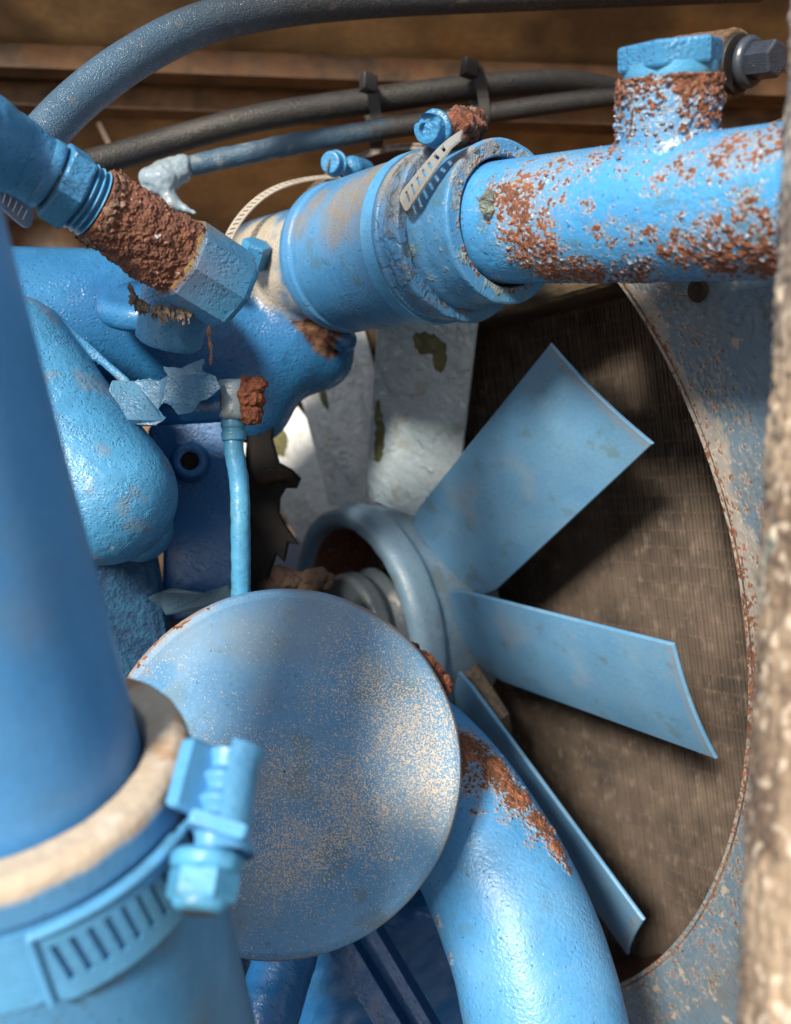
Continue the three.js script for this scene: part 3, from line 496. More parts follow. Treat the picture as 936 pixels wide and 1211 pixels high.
// water jacket casting with the thermostat housing: one cast body
const HL = at(404, 306, 0.50), HR = at(590, 265, 0.405), HA = HR.clone().sub(HL).normalize(), HLEN = HR.distanceTo(HL);
{
  const t = thing('water_jacket', 'large deep blue cast housing under the rusty hex fitting', 'engine casting', at(200, 470, 0.53));
  const A = capsule(at(-60, 385, 0.50), at(215, 385, 0.545), px(92, 0.5), px(86, 0.545)), B = capsule(at(215, 395, 0.545), at(345, 400, 0.55), px(80, 0.545), px(62, 0.55)), C = capsule(at(345, 400, 0.55), at(385, 425, 0.555), px(50, 0.55), px(30, 0.55)),
    neck = capsule(HL.clone().addScaledVector(HA, -0.075), HL.clone().addScaledVector(HA, 0.01), 0.033, 0.0315), D = capsule(at(330, 345, 0.585), at(350, 400, 0.56), px(50, 0.56), px(55, 0.56)), E = capsule(at(215, 450, 0.55), at(300, 480, 0.55), px(40, 0.55), px(45, 0.55)),
    fa = at(300, 338, 0.53), fb2 = at(408, 402, 0.525), fx = fb2.clone().sub(fa).normalize(), G = capsule(fa, fb2, px(15, 0.52)), boss = disk(at(185, 375, 0.475), at(180, 344, 0.468), px(66, 0.47), 0.006);
  const fn = (x, y, z) => { let v = smin(A(x, y, z), B(x, y, z), 0.02); v = smin(v, C(x, y, z), 0.015); v = smin(v, D(x, y, z), 0.015); v = smin(v, E(x, y, z), 0.02); v = smin(v, neck(x, y, z), 0.008); v = smin(v, G(x, y, z), 0.004); return smin(v, boss(x, y, z), 0.006); };
  let g = sdfGeo(fn, V(-0.34, -0.005, -0.66), V(-0.015, 0.20, -0.43), 0.0022);
  const seam = p => { const q = p.clone().sub(fa), s = q.dot(fx), e = q.addScaledVector(fx, -s).length(); return s > -0.01 && s < 0.06 ? Math.exp(-Math.pow((e - 0.009) / 0.005, 2)) : 0; };
  const far = spots([[395, 395, 0.53, 26, 0.9], [345, 365, 0.53, 22, 0.6], [300, 320, 0.53, 12, 0.4], [375, 445, 0.53, 20, 0.4]]);
  g = tint(g, p => {
    let c = mixc(DEEP, BLUE, clamp(0.35 + 0.9 * fb(p, 14, 3, 2))); c = c.map(x => x * (1 + 0.15 * fb(p, 60, 3, 4)));
    const onNeck = ss(0.006, 0.0, neck(p.x, p.y, p.z)); c = mixc(c, mixc([0.07, 0.19, 0.36], [0.40, 0.37, 0.31], ss(-0.12, 0.22, fb(p, 38, 4, 6) + 0.06)), onNeck);
    const m = ss(0.35, 0.5, 0.75 * seam(p) + far(p) * 0.8 + 0.5 * fb(p, 110, 4, 7)); c = mixc(c, mixc(DRUST, [0.20, 0.12, 0.075], ss(-0.2, 0.3, fb(p, 220, 3, 8))), m);
    return c;
  });
  part(t, 'casting', boxUV(g), tiled(paintTile, 0.05, { vc: true, bump: 0.0008, rough: 0.72 }));
  const q = at(297, 315, 0.50); part(t, 'housing_bolt', boxUV(rough(place(poly(6, px(17, 0.5), 0.014, 0.0012), q, V(0.35, 0.75, 0.55)), 0.001, 200)), M.paint);
  const r = rng(9), L = []; for (let k = 0; k < 60; k++) { const s = r(), p = fa.clone().lerp(fb2, s).add(V(r() - 0.5, 0.5 + r() * 0.5, 0.5 + r() * 0.6).multiplyScalar(0.012)); L.push([p, V(0, 0.5, 1)]); } 
  stuff(part(t, 'grime', chips(L, 4, 0.0022), M.drust));
  // hanging shred of rust under the fitting
  part(t, 'rust_shred', boxUV(tube([at(249, 372, 0.455), at(247, 395, 0.455), at(250, 415, 0.455), at(249, 432, 0.455)], v => 0.0011 * (1 - 0.5 * v) * (1 + 0.4 * Math.sin(v * 23)), 30, 8)), tiled(rustTile, 0.02, { color: [0.5, 0.32, 0.22], bump: 0.0008 }));
}
// exhaust-manifold shaped casting with leathery paint
{
  const t = thing('manifold_casting', 'rounded bright blue casting with leathery wrinkled paint beside the leaning pipe', 'engine casting', at(130, 655, 0.44));
  const A = capsule(at(15, 418, 0.445), at(135, 583, 0.44), px(70, 0.44), px(71, 0.44)), B = capsule(at(-40, 480, 0.44), at(110, 590, 0.44), px(70, 0.44)), K = capsule(at(60, 372, 0.45), at(150, 452, 0.45), 0.0022), D = capsule(at(90, 610, 0.47), at(165, 625, 0.475), px(46, 0.47), px(40, 0.47));
  const fn = (x, y, z) => smin(smin(smin(A(x, y, z), B(x, y, z), 0.02), K(x, y, z), 0.003), D(x, y, z), 0.002);
  const cr = spots([[105, 404, 0.44, 12, 0.8], [120, 420, 0.44, 12, 0.9], [60, 372, 0.44, 9, 0.4], [140, 445, 0.44, 8, 0.5]]), scrape = spots([[160, 640, 0.42, 5, 0.8], [148, 645, 0.42, 5, 0.7], [132, 648, 0.42, 5, 0.7]]);
  let g = sdfGeo(fn, V(-0.24, -0.055, -0.53), V(-0.09, 0.12, -0.38), 0.0014); rough(g, 0.0004, 330, 2);
  g = tint(g, p => { let c = mixc(BLUE, SKYB, clamp(0.45 + 0.8 * fb(p, 22, 3, 3))).map(x => x * (1 + 0.12 * fb(p, 150, 2, 4))); c = mixc(c, mixc(RUST, ORUST, ss(-0.2, 0.3, fb(p, 200, 2, 5))), ss(0.4, 0.55, cr(p) + 0.5 * fb(p, 160, 3, 6))); c = mixc(c, [0.18, 0.17, 0.15], ss(0.42, 0.5, fb(p, 55, 3, 9) + 0.25) * 0.35); return mixc(c, [0.6, 0.6, 0.58], ss(0.5, 0.6, scrape(p) + 0.2 * fb(p, 300, 2, 6))); });
  part(t, 'casting', boxUV(g), M.peelVC);
}
// bracket plate with nut, behind the small tube
{
  const d = 0.525, t = thing('mounting_bracket', 'dark blue bracket plate with a nut behind the thin tube', 'bracket', at(235, 715, d));
  const pts = [[184, 512], [196, 488], [266, 490], [272, 540], [276, 715], [200, 730], [202, 640], [190, 560]], s = new THREE.Shape(); pts.forEach(([u, v], i) => { const p = at(u, v, d); s[i ? 'lineTo' : 'moveTo'](p.x, p.y); }); s.closePath();
  const g = new THREE.ExtrudeGeometry(s, { depth: 0.008, bevelEnabled: true, bevelSize: 0.003, bevelThickness: 0.003, bevelSegments: 3 }).translate(0, 0, -d - 0.004);
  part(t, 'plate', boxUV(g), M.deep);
  const n = at(226, 547, d - 0.007); const nut = part(t, 'nut', boxUV(place(turned(fine([[-0.006, 0.0115], [0.001, 0.0115], [0.002, 0.0105], [0.006, 0.0100], [0.008, 0.0085], [0.008, 0.005], [0.002, 0.0045], [0.002, 0.0001]], 0.002), 40, V(0, 0, 0), V(0, 1, 0)), n, V(0.12, 0.05, 1))), M.deep);
  part(nut, 'stud', boxUV(place(new THREE.CylinderGeometry(0.0042, 0.0044, 0.008, 24), n.clone().add(V(0, 0, 0.003)), V(0.12, 0.05, 1))), M.dark);
  const X = V(0.95, 0.3, 0.1).normalize(), Y = V(-0.2, 0.75, 0.62).normalize();
  part(t, 'paint_flake', flake([[-0.026, -0.006], [-0.004, -0.009], [0.022, -0.003], [0.020, 0.006], [0.006, 0.004], [-0.010, 0.010], [-0.027, 0.008]], (a, b) => 0.004 * Math.sin(a * 90) + 8 * b * b, null, at(232, 708, 0.50), X, Y), tiled(paintTile, 0.05, { color: [0.06, 0.13, 0.20], bump: 0.0005 }));
}
// oil line: cross tube, banjo head, rusted bolt, thin pipe
{
  const d = 0.452, t = thing('oil_line', 'thin blue oil pipe dropping from a rust-tipped banjo fitting', 'pipe', at(285, 700, d));
  part(t, 'cross_tube', boxUV(tube([at(120, 484, 0.462), at(200, 480, 0.457), at(268, 476, d)], px(23, d), 40, 28)), M.deep);
  part(t, 'banjo_head', boxUV(rough(place(turned(fine([[0, 0.0001], [0, 0.0075], [0.002, 0.0088], [0.017, 0.0088], [0.019, 0.0075], [0.019, 0.0001]], 0.002), 40, V(0, 0, 0), V(0, 1, 0)), at(277, 496, d), V(0.02, 1, 0.05)), 0.0012, 180)), M.pale);
  const rl = []; const r = rng(3); for (let k = 0; k < 46; k++) rl.push([at(297 + (r() - 0.5) * 18, 472 + (r() - 0.5) * 40, d - 0.006 * r()), V(r() - 0.3, r() - 0.5, 1)]);
  part(t, 'rusted_bolt', boxUV(mergeGeometries([rough(new THREE.IcosahedronGeometry(1, 5).scale(0.006, 0.009, 0.006).translate(...at(297, 472, d).toArray()), 0.006, 260), ...rl.map(([p], i) => rough(new THREE.IcosahedronGeometry(0.0022 + 0.0012 * (i % 3), 2).translate(p.x, p.y, p.z), 0.003, 500, 2, i))].map(g => { const q = g.index ? g.toNonIndexed() : g; return q; }))), M.rust);
  part(t, 'pipe', boxUV(tube([at(276, 492, d), at(277, 530, d), at(283, 570, d), at(285, 640, d), at(285, 760, d + 0.01)], px(11.5, d), 120, 28, (q) => 0.0003 * ns(q, 240))), M.sky);
  part(t, 'ferrule', boxUV(turned(fine([[0, 0.0051], [0, 0.0059], [0.004, 0.0062], [0.0045, 0.0055], [0.006, 0.0055], [0.0065, 0.0062], [0.011, 0.0060], [0.0115, 0.0051]], 0.001, 0.0004), 36, at(277, 521, d), at(276, 496, d).sub(at(277, 521, d)))), M.sky);
  // the torn sheet of paint standing off the cross tube
  const u = (a, b) => [px(a - 215, 0.455), px(468 - b, 0.455)];
  part(t, 'paint_flake', flake([u(135, 458), u(160, 452), u(176, 449), u(190, 452), u(199, 447), u(193, 437), u(216, 441), u(244, 434), u(240, 445), u(256, 452), u(262, 466), u(250, 478), u(240, 482), u(232, 495), u(216, 498), u(206, 486), u(196, 480), u(190, 488), u(200, 500), u(190, 508), u(160, 506), u(135, 504)], (a, b) => 0.002 * Math.sin(a * 130 + 1) + 14 * Math.max(0, b + 0.004) ** 2 + 10 * a * a * (a > 0 ? 1 : 0.3), null, at(215, 466, 0.438), V(1, 0, 0.10).normalize(), V(0, 1, -0.45).normalize()), tiled(paintTile, 0.05, { color: [0.045, 0.15, 0.28], bump: 0.0008 }));
}

// ================================================================ UPPER HOSE, ITS CLAMPS, THE TEE PIPE
{
  const t = thing('radiator_hose', 'thick blue painted rubber hose joining the housing to the rusty tee pipe', 'hose', HL);
  const S = HLEN, r = 0.0392;
  const prof = fine([[-0.001, 0.031], [-0.0025, 0.036], [-0.001, 0.0385], [0.004, 0.0398], [0.009, 0.0396], [0.0105, 0.0384], [0.012, 0.0384], [0.016, 0.0390], [0.045, 0.0392], [0.0455, 0.03905], [0.060, 0.0391], [0.0605, 0.03895], [0.074, 0.0389], [0.0746, 0.0394], [0.0835, 0.0395], [0.0842, 0.0386], [0.089, 0.0388], [0.0905, 0.0399]].concat([[S * 0.82, 0.0412], [S * 0.835, 0.0405], [S * 0.832, 0.034]]), 0.0008, 0.0003);
  const tear = (q, s, a) => 0.0003 * fb(q, 60, 3) + ss(0.084, 0.090, s) * 0.0022 * fb(V(q.x * 1, q.y * 1, q.z * 1), 60, 4, 7);
  const g = turned(prof, 260, HL, HA, tear);
  const dust = spotsOn(g, [[355, 262, 40, 0.6], [385, 262, 50, 0.7], [470, 232, 60, 0.8], [400, 235, 60, 0.9], [450, 200, 70, 1.0], [500, 180, 50, 0.9], [540, 172, 40, 0.8], [430, 250, 40, 0.6], [370, 240, 34, 0.7]]), darkened = spotsOn(g, [[430, 380, 40, 0.7], [500, 372, 44, 0.8], [470, 330, 26, 0.5], [560, 372, 30, 0.6]]);
  const m = bake(g, 1024, 512, (p, n, u, v) => {
    const q = p.clone().sub(HL), s = q.dot(HA);
    let k = paintAt(p, [0.050, 0.205, 0.44], { r: 0.32, peel: 0.7, chalk: 0.45 });
    const side = q.addScaledVector(HA, -s).normalize(), topw = dust(p);
    const film = ss(0.25, 0.85, topw + 0.6 * fb(p, 30, 4, 71));                      // brown overspray settled in blotches on the crown
    k.c = mixc(k.c, [0.17, 0.16, 0.135], 0.95 * film * (0.7 + 0.6 * fb(p, 160, 2, 5))); k.r = lerp(k.r, 0.6, film * 0.6); k = grains(k, p, -0.16 + 0.50 * film, [0.215, 0.175, 0.13], 1700);
    k = grains(k, p, -0.30 + 0.55 * ss(0.1, 0.5, fb(p, 22, 3, 74) - 0.35 * topw + 0.9 * darkened(p)), [0.06, 0.065, 0.07], 1300);  // dark grey grains, denser along the lower side of the sleeve
    const crack = ss(0.10, 0.04, Math.abs(fb(V(p.x, p.y, p.z), 95, 3, 77))) * ss(0.078, 0.086, s + 0.002 * fb(p, 80, 2, 9)); k.h -= 0.22 * crack; k.c = mixc(k.c, [0.05, 0.045, 0.04], crack * 0.7 * ss(0, 0.3, fb(p, 60, 2, 3) + 0.15));
    const lump = ss(0.086, 0.092, s) * ss(0.05, 0.25, fb(p, 240, 3, 79)); k.c = mixc(k.c, [0.12, 0.12, 0.11], lump * 0.7); k.h += 0.16 * lump;
    if (s > 0.075 && s < 0.084) k.h += 0.05 * Math.sin(Math.atan2(side.x, side.y) * 500);
    return k;
  }, { bump: 0.0014 });
  part(t, 'sleeve', g, m);
  const cp = fine([[S * 0.70, 0.0355], [S * 0.86, 0.0352], [S * 0.90, 0.0340], [S * 1.0, 0.0346], [S * 1.035, 0.0352], [S * 1.045, 0.0345], [S * 1.045, 0.0275], [S * 0.95, 0.0270]], 0.0008, 0.0006);
  const cg = turned(cp, 240, HL, HA, q => 0.0005 * fb(q, 130, 3, 5));
  const dustC = spotsOn(cg, [[560, 190, 34, 1], [585, 178, 30, 0.9], [545, 215, 24, 0.6]]);
  const cm = bake(cg, 1024, 256, (p) => {
    const q = p.clone().sub(HL), s = q.dot(HA), rr = q.addScaledVector(HA, -s).length(); let k = paintAt(p, [0.055, 0.22, 0.46], { r: 0.36, peel: 0.8, chalk: 0.4 });
    const film = ss(0.3, 0.8, dustC(p) + 0.5 * fb(p, 40, 3, 3)); k = grains(k, p, -0.18 + 0.7 * film, [0.25, 0.185, 0.12], 1400);
    const corr = ss(0.12, 0.3, fb(p, 130, 4, 81) + (rr < 0.033 ? 0.1 : -0.05)); k = { c: mixc(k.c, mixc([0.10, 0.11, 0.10], [0.30, 0.38, 0.36], clamp(0.5 + fb(p, 300, 3, 82))), corr * 0.75), r: lerp(k.r, 0.8, corr), h: k.h + corr * (0.2 + 0.5 * fb(p, 350, 3, 83)) };
    return rusty(k, p, rr < 0.030 ? 0.35 : 0.02);
  }, { bump: 0.0014 });
  part(t, 'collar', cg, cm);
  const c0 = HL.clone().addScaledVector(HA, S * 1.045), b = basis(HA), rr = rng(31), L = [];
  for (let k = 0; k < 26; k++) { const a = 2 * Math.PI * rr(), R = 0.028 + 0.005 * rr(), n = b.x.clone().multiplyScalar(Math.cos(a)).addScaledVector(b.z, Math.sin(a)); L.push([c0.clone().addScaledVector(n, R), HA, 0.6]); }
  for (let k = 0; k < 16; k++) L.push([at(576 + 12 * (rr() - 0.5), 236 + 24 * (rr() - 0.5), 0.372), V(0.2, 0.2, 1), 1.1]);
  stuff(part(t, 'corrosion_crust', chips(L, 12, 0.0020), tiled(rustTile, 0.02, { color: [0.20, 0.30, 0.33], bump: 0.0008 })));
}
const TA = at(607, 263, 0.398), TB = at(1010, 233, 0.297), TD = TB.clone().sub(TA).normalize(), TR = 0.0257;
{
  const t = thing('tee_pipe', 'bright blue steel tee pipe blistered with rust, capped by a hex plug', 'pipe', TA);
  const b0 = basis(TD, V(0, 1, 0)), bare = grid(120, 160, (u, v) => TA.clone().addScaledVector(TD, lerp(-0.02, TB.distanceTo(TA), v)).addScaledVector(b0.x, Math.cos(u * 6.2832) * TR).addScaledVector(b0.z, Math.sin(u * 6.2832) * TR));
  const spot = spotsOn(bare, [[600, 230, 46, 0.641], [606, 275, 40, 0.598], [625, 300, 40, 0.641], [650, 322, 40, 0.683], [690, 330, 46, 0.614], [740, 334, 46, 0.512], [640, 205, 35, 0.427], [690, 245, 14, 0.444], [716, 262, 12, 0.41], [700, 272, 16, 0.469], [718, 286, 12, 0.444], [745, 275, 18, 0.478], [768, 283, 15, 0.495], [800, 285, 27, 0.495], [835, 270, 30, 0.512], [842, 255, 16, 0.427], [868, 262, 19, 0.427], [880, 245, 27, 0.512], [900, 268, 32, 0.546], [800, 306, 35, 0.581], [850, 310, 46, 0.666], [900, 312, 54, 0.726], [782, 205, 22, 0.444], [800, 192, 27, 0.469], [735, 195, 16, 0.392], [760, 178, 27, 0.427], [865, 172, 46, 0.529], [905, 165, 46, 0.529], [700, 184, 35, 0.392], [660, 192, 32, 0.427], [612, 250, 35, 0.683], [618, 225, 32, 0.614], [640, 300, 35, 0.641], [655, 240, 22, 0.427], [640, 260, 24, 0.469], [705, 325, 27, 0.641], [760, 322, 32, 0.529], [820, 300, 32, 0.563], [870, 285, 27, 0.512], [800, 255, 12, 0.427], [660, 215, 19, 0.427], [770, 215, 14, 0.427], [815, 205, 16, 0.427]]);
  const dust = spotsOn(bare, [[650, 185, 40, 0.9], [700, 182, 40, 0.8], [880, 165, 50, 0.9], [840, 180, 30, 0.6]]);
  const base = (p) => { let s = paintAt(p, [0.045, 0.25, 0.56], { r: 0.27, peel: 1.0, chalk: 0.4 }); s.h += 0.12 * ss(0.05, 0.3, fb(p, 120, 3, 88)); return s; };
  const b = basis(TD, V(0, 1, 0)), L = TB.distanceTo(TA);
  const shadeP = p => { let s = base(p); const q = p.clone().sub(TA), a = q.dot(TD); q.addScaledVector(TD, -a).normalize(); const am = spot(p) + 0.05; s = grains(s, p, -0.25 + 0.5 * dust(p), [0.36, 0.25, 0.14], 1300); return rusty(s, p, am, { orange: 0.6, k: 270 }); };
  const rustH = p => { const q = p.clone().sub(TA), a = q.dot(TD); q.addScaledVector(TD, -a).normalize(); return ss(0.40, 0.62, spot(p) + 0.02 + 0.55 * fb(p, 270, 4, 21) + 0.42 * ns(p, 640, 22)); };
  const g = grid(300, 320, (u, v) => { const a = u * 2 * Math.PI, d = b.x.clone().multiplyScalar(Math.cos(a)).addScaledVector(b.z, Math.sin(a)), q = TA.clone().addScaledVector(TD, lerp(-0.02, L, v)).addScaledVector(d, TR); return q.addScaledVector(d, rustH(q) * (0.0003 + 0.0013 * Math.max(0, fb(q, 460, 3, 26) + 0.12))); }, true);
  part(t, 'pipe', g, bake(g, 1024, 1024, shadeP, { bump: 0.0016 }));
  // stub, flared onto the pipe
  const sc = at(797, 240, 0.350), sAx = sc.clone().sub(TA).dot(TD), sC = TA.clone().addScaledVector(TD, sAx), up = V(-0.045, 0.935, 0.33).normalize(), sb = basis(up, TD), H = px(240 - 96, 0.345), rs = 0.0177;
  const heavy = (p) => { const y = p.clone().sub(sC).dot(up); return 0.40 + 0.22 * ss(H * 0.78, H * 0.97, y) + 0.18 * ss(0.4, 1, Math.abs(p.clone().sub(sC).dot(sb.x)) / rs) - 0.12 * ss(TR + 0.004, TR - 0.002, y); };
  const sg = grid(300, 180, (u, v) => {
    const a = u * 2 * Math.PI, d = sb.x.clone().multiplyScalar(Math.cos(a)).addScaledVector(sb.z, Math.sin(a)), e = Math.max(0, 1 - v / 0.30), R = v > 0.93 ? rs * (1 - 0.22 * ss(0.93, 1, v)) + 0.0002 : rs + 0.0065 * e * e, side = Math.sin(a) * R, y0 = Math.sqrt(Math.max(0.00001, TR * TR - Math.min(side * side, TR * TR * 0.86))) - 0.0045;
    const q = sC.clone().addScaledVector(d, R).addScaledVector(up, lerp(y0, H, Math.min(1, v / 0.96))); const m = ss(0.44, 0.60, heavy(q) + 0.55 * fb(q, 270, 4, 21) + 0.42 * ns(q, 640, 22));
    return q.addScaledVector(d, m * (0.0005 + 0.0024 * Math.max(0, fb(q, 360, 3, 26) + 0.15)));
  }, true);
  const stub = part(t, 'stub', sg, bake(sg, 768, 512, p => rusty(base(p), p, heavy(p), { orange: 0.45, k: 270 }), { bump: 0.0016 }));
  const r = rng(42), Lc = [];
  for (let k = 0; k < 420; k++) { const a = r() * 2 * Math.PI, y = lerp(TR, H, Math.pow(r(), 0.6)), d = sb.x.clone().multiplyScalar(Math.cos(a)).addScaledVector(sb.z, Math.sin(a)), q = sC.clone().addScaledVector(up, y).addScaledVector(d, rs + 0.0004); if (heavy(q) + 0.55 * fb(q, 270, 4, 21) + 0.42 * ns(q, 640, 22) > 0.46 || y > H * 0.93) Lc.push([q, d, 0.8]); }
  for (let k = 0; k < 1500; k++) { const a = r() * 2 * Math.PI, s = r() * L, d = b.x.clone().multiplyScalar(Math.cos(a)).addScaledVector(b.z, Math.sin(a)), q = TA.clone().addScaledVector(TD, s).addScaledVector(d, TR + 0.0003); if (rustH(q) > 0.5) Lc.push([q, d, 0.62]); }
  stuff(part(t, 'rust_scale', chips(Lc, 43, 0.0012, 0.3), tiled(rustTile, 0.02, { color: [0.31, 0.135, 0.085], bump: 0.0010 })));
  const plug = part(t, 'hex_plug', boxUV(place(poly(6, 0.0184, px(28, 0.34), 0.0012, 0), sC.clone().addScaledVector(up, H + 0.0028), up.clone().add(V(-0.05, 0, 0.02)), V(1, 0, 0))), M.paint);
  part(plug, 'plug_neck', boxUV(turned(fine([[-0.004, 0.0155], [0.0008, 0.0165], [0.0042, 0.0165]], 0.001, 0.0003), 60, sC.clone().addScaledVector(up, H), up)), M.sky);
}
// clamp at the tee end
{
  const s0 = 0.0775, c = HL.clone().addScaledVector(HA, s0), R = 0.0402, t = thing('hose_clamp', 'blue worm-drive hose clamp with a rust-swollen screw housing near the tee pipe', 'hose clamp', c, 'worm-drive hose clamps');
  const ref = V(0, 1, 0), b = basis(HA, ref);
  const ang = a => b.x.clone().multiplyScalar(Math.cos(a)).addScaledVector(b.z, Math.sin(a));
  const zs = Math.sign(b.z.z);                             // which way round is towards the camera
  part(t, 'band', strip(R * 2 * Math.PI * 0.9, 0.0085, 0.0007, [], ring(c, HA, R - 0.0006, ref, zs * 0.35, zs)), M.bandBlue);
  const slots = []; for (let k = 0; k < 7; k++) slots.push([0.010 + k * 0.0040, 0.0013, 0.0062, 0.12]);
  const tp = [[548, 160, 0.0022], [530, 174, 0.0016], [510, 198, 0.0010], [494, 220, 0.0008], [477, 243, 0.0010]].map(([u, v, e]) => onCyl(HL, HA, 0.0396 + e, u, v)), tc = new THREE.CatmullRomCurve3(tp), TL = tc.getLength();
  part(t, 'band_tail', strip(TL, 0.0112, 0.0009, slots.map(([x, ...o]) => [TL - 0.0045 - (x - 0.010) * 0.98, ...o]).filter(k => k[0] > 0.002), s => { const k = clamp(s / TL, 0.001, 0.999), p = tc.getPointAt(k), tg = tc.getTangentAt(k), q = p.clone().sub(HL); q.addScaledVector(HA, -q.dot(HA)).normalize(); q.addScaledVector(tg, -q.dot(tg)).normalize(); return { p, side: q.clone().cross(tg), n: q }; }, 0.003), tiled(paintTile, 0.03, { color: [0.26, 0.28, 0.28], bump: 0.0005 }));
  const hp = c.clone().addScaledVector(ang(zs * -0.02), R + 0.0055), dir = V(-0.62, -0.10, 0.55).normalize();
  const tip = at(508, 153, 0.395), sd = at(503, 153, 0.388).sub(at(545, 150, 0.412)).normalize();
  const lump = rough(place(new THREE.CapsuleGeometry(0.0072, 0.016, 8, 40, 30), at(548, 149, 0.408), sd), 0.0055, 170, 4, 3); rough(lump, 0.0022, 620, 3, 8);
  part(t, 'screw_housing', boxUV(tint(lump, p => mixc(mixc(DRUST, [0.28, 0.12, 0.08], ss(-0.3, 0.3, fb(p, 220, 3, 2))), mixc([0.34, 0.26, 0.23], [0.16, 0.30, 0.42], ss(0, 0.3, fb(p, 130, 2, 1))), ss(0.1, 0.35, fb(p, 160, 3, 5))))), M.rustVC, 'swollen rusted screw housing');
  const sg = turned(fine([[-0.012, 0.0050], [-0.001, 0.0052], [0.000, 0.0076], [0.0022, 0.0080], [0.003, 0.0072], [0.0034, 0.0062], [0.0085, 0.0064], [0.0095, 0.0058], [0.0095, 0.0034], [0.0068, 0.0032], [0.0068, 0.0001]], 0.0006, 0.0002), 60, at(517, 152, 0.397), sd);
  const p = sg.attributes.position, bb = basis(sd), o = at(517, 152, 0.397);
  for (let i = 0; i < p.count; i++) { const q = V().fromBufferAttribute(p, i).sub(o), y = q.dot(sd), h = q.dot(V(0.16, 1, 0).normalize()); if (y > 0.0066 && Math.abs(h) < 0.0016) { const k = p; q.addScaledVector(sd, -(y - 0.0062)); k.setXYZ(i, q.x + o.x, q.y + o.y, q.z + o.z); } }
  sg.computeVertexNormals(); rough(sg, 0.0006, 330, 3);
  part(t, 'screw', boxUV(sg), M.paint);
}
// the loose steel band behind the hose
{
  const t = thing('hose_clamp', 'bare slotted steel clamp band arching loose behind the blue hose', 'hose clamp', at(330, 260, 0.53), 'worm-drive hose clamps');
  const P = [[262, 330, 0.49], [268, 290, 0.495], [290, 252, 0.505], [322, 226, 0.515], [362, 213, 0.525], [405, 212, 0.535], [440, 232, 0.55], [460, 280, 0.56]].map(a => at(...a)), cu = new THREE.CatmullRomCurve3(P, false, 'centripetal'), L = cu.getLength(), slots = [];
  for (let k = 0; k < 34; k++) slots.push([0.006 + k * 0.0036, 0.0013, 0.0034, 0.25]);
  part(t, 'band', strip(L, 0.0062, 0.0007, slots.filter(s => s[0] < L - 0.008), s => { const k = clamp(s / L, 0.001, 0.999), p = cu.getPointAt(k), tg = cu.getTangentAt(k), side = V(0.66, -0.46, 0.60).addScaledVector(tg, -V(0.66, -0.46, 0.60).dot(tg)).normalize(); return { p, side, n: side.clone().cross(tg) }; }), M.steel);
  const a = at(398, 194, 0.515), d = at(392, 193, 0.505).sub(at(432, 205, 0.54)).normalize();
  const sc = part(t, 'screw', boxUV(turned(fine([[-0.004, 0.0052], [0, 0.0054], [0.0003, 0.0072], [0.0015, 0.0074], [0.0022, 0.0060], [0.007, 0.0060], [0.0075, 0.0052], [0.0075, 0.0001]], 0.0008, 0.0003), 40, a, d)), M.paint);
  part(sc, 'screw_slot', boxUV(bars(a.clone().addScaledVector(d, 0.0077).add(V(-0.0015, -0.005, 0)), a.clone().addScaledVector(d, 0.0077).add(V(0.0015, 0.005, 0)), 0.0011, 0.0008, 0.0002)), M.black);
  part(t, 'screw_housing', boxUV(rough(place(new THREE.CapsuleGeometry(0.0068, 0.014, 6, 24), at(424, 201, 0.535), d), 0.001, 150)), M.paint);
}

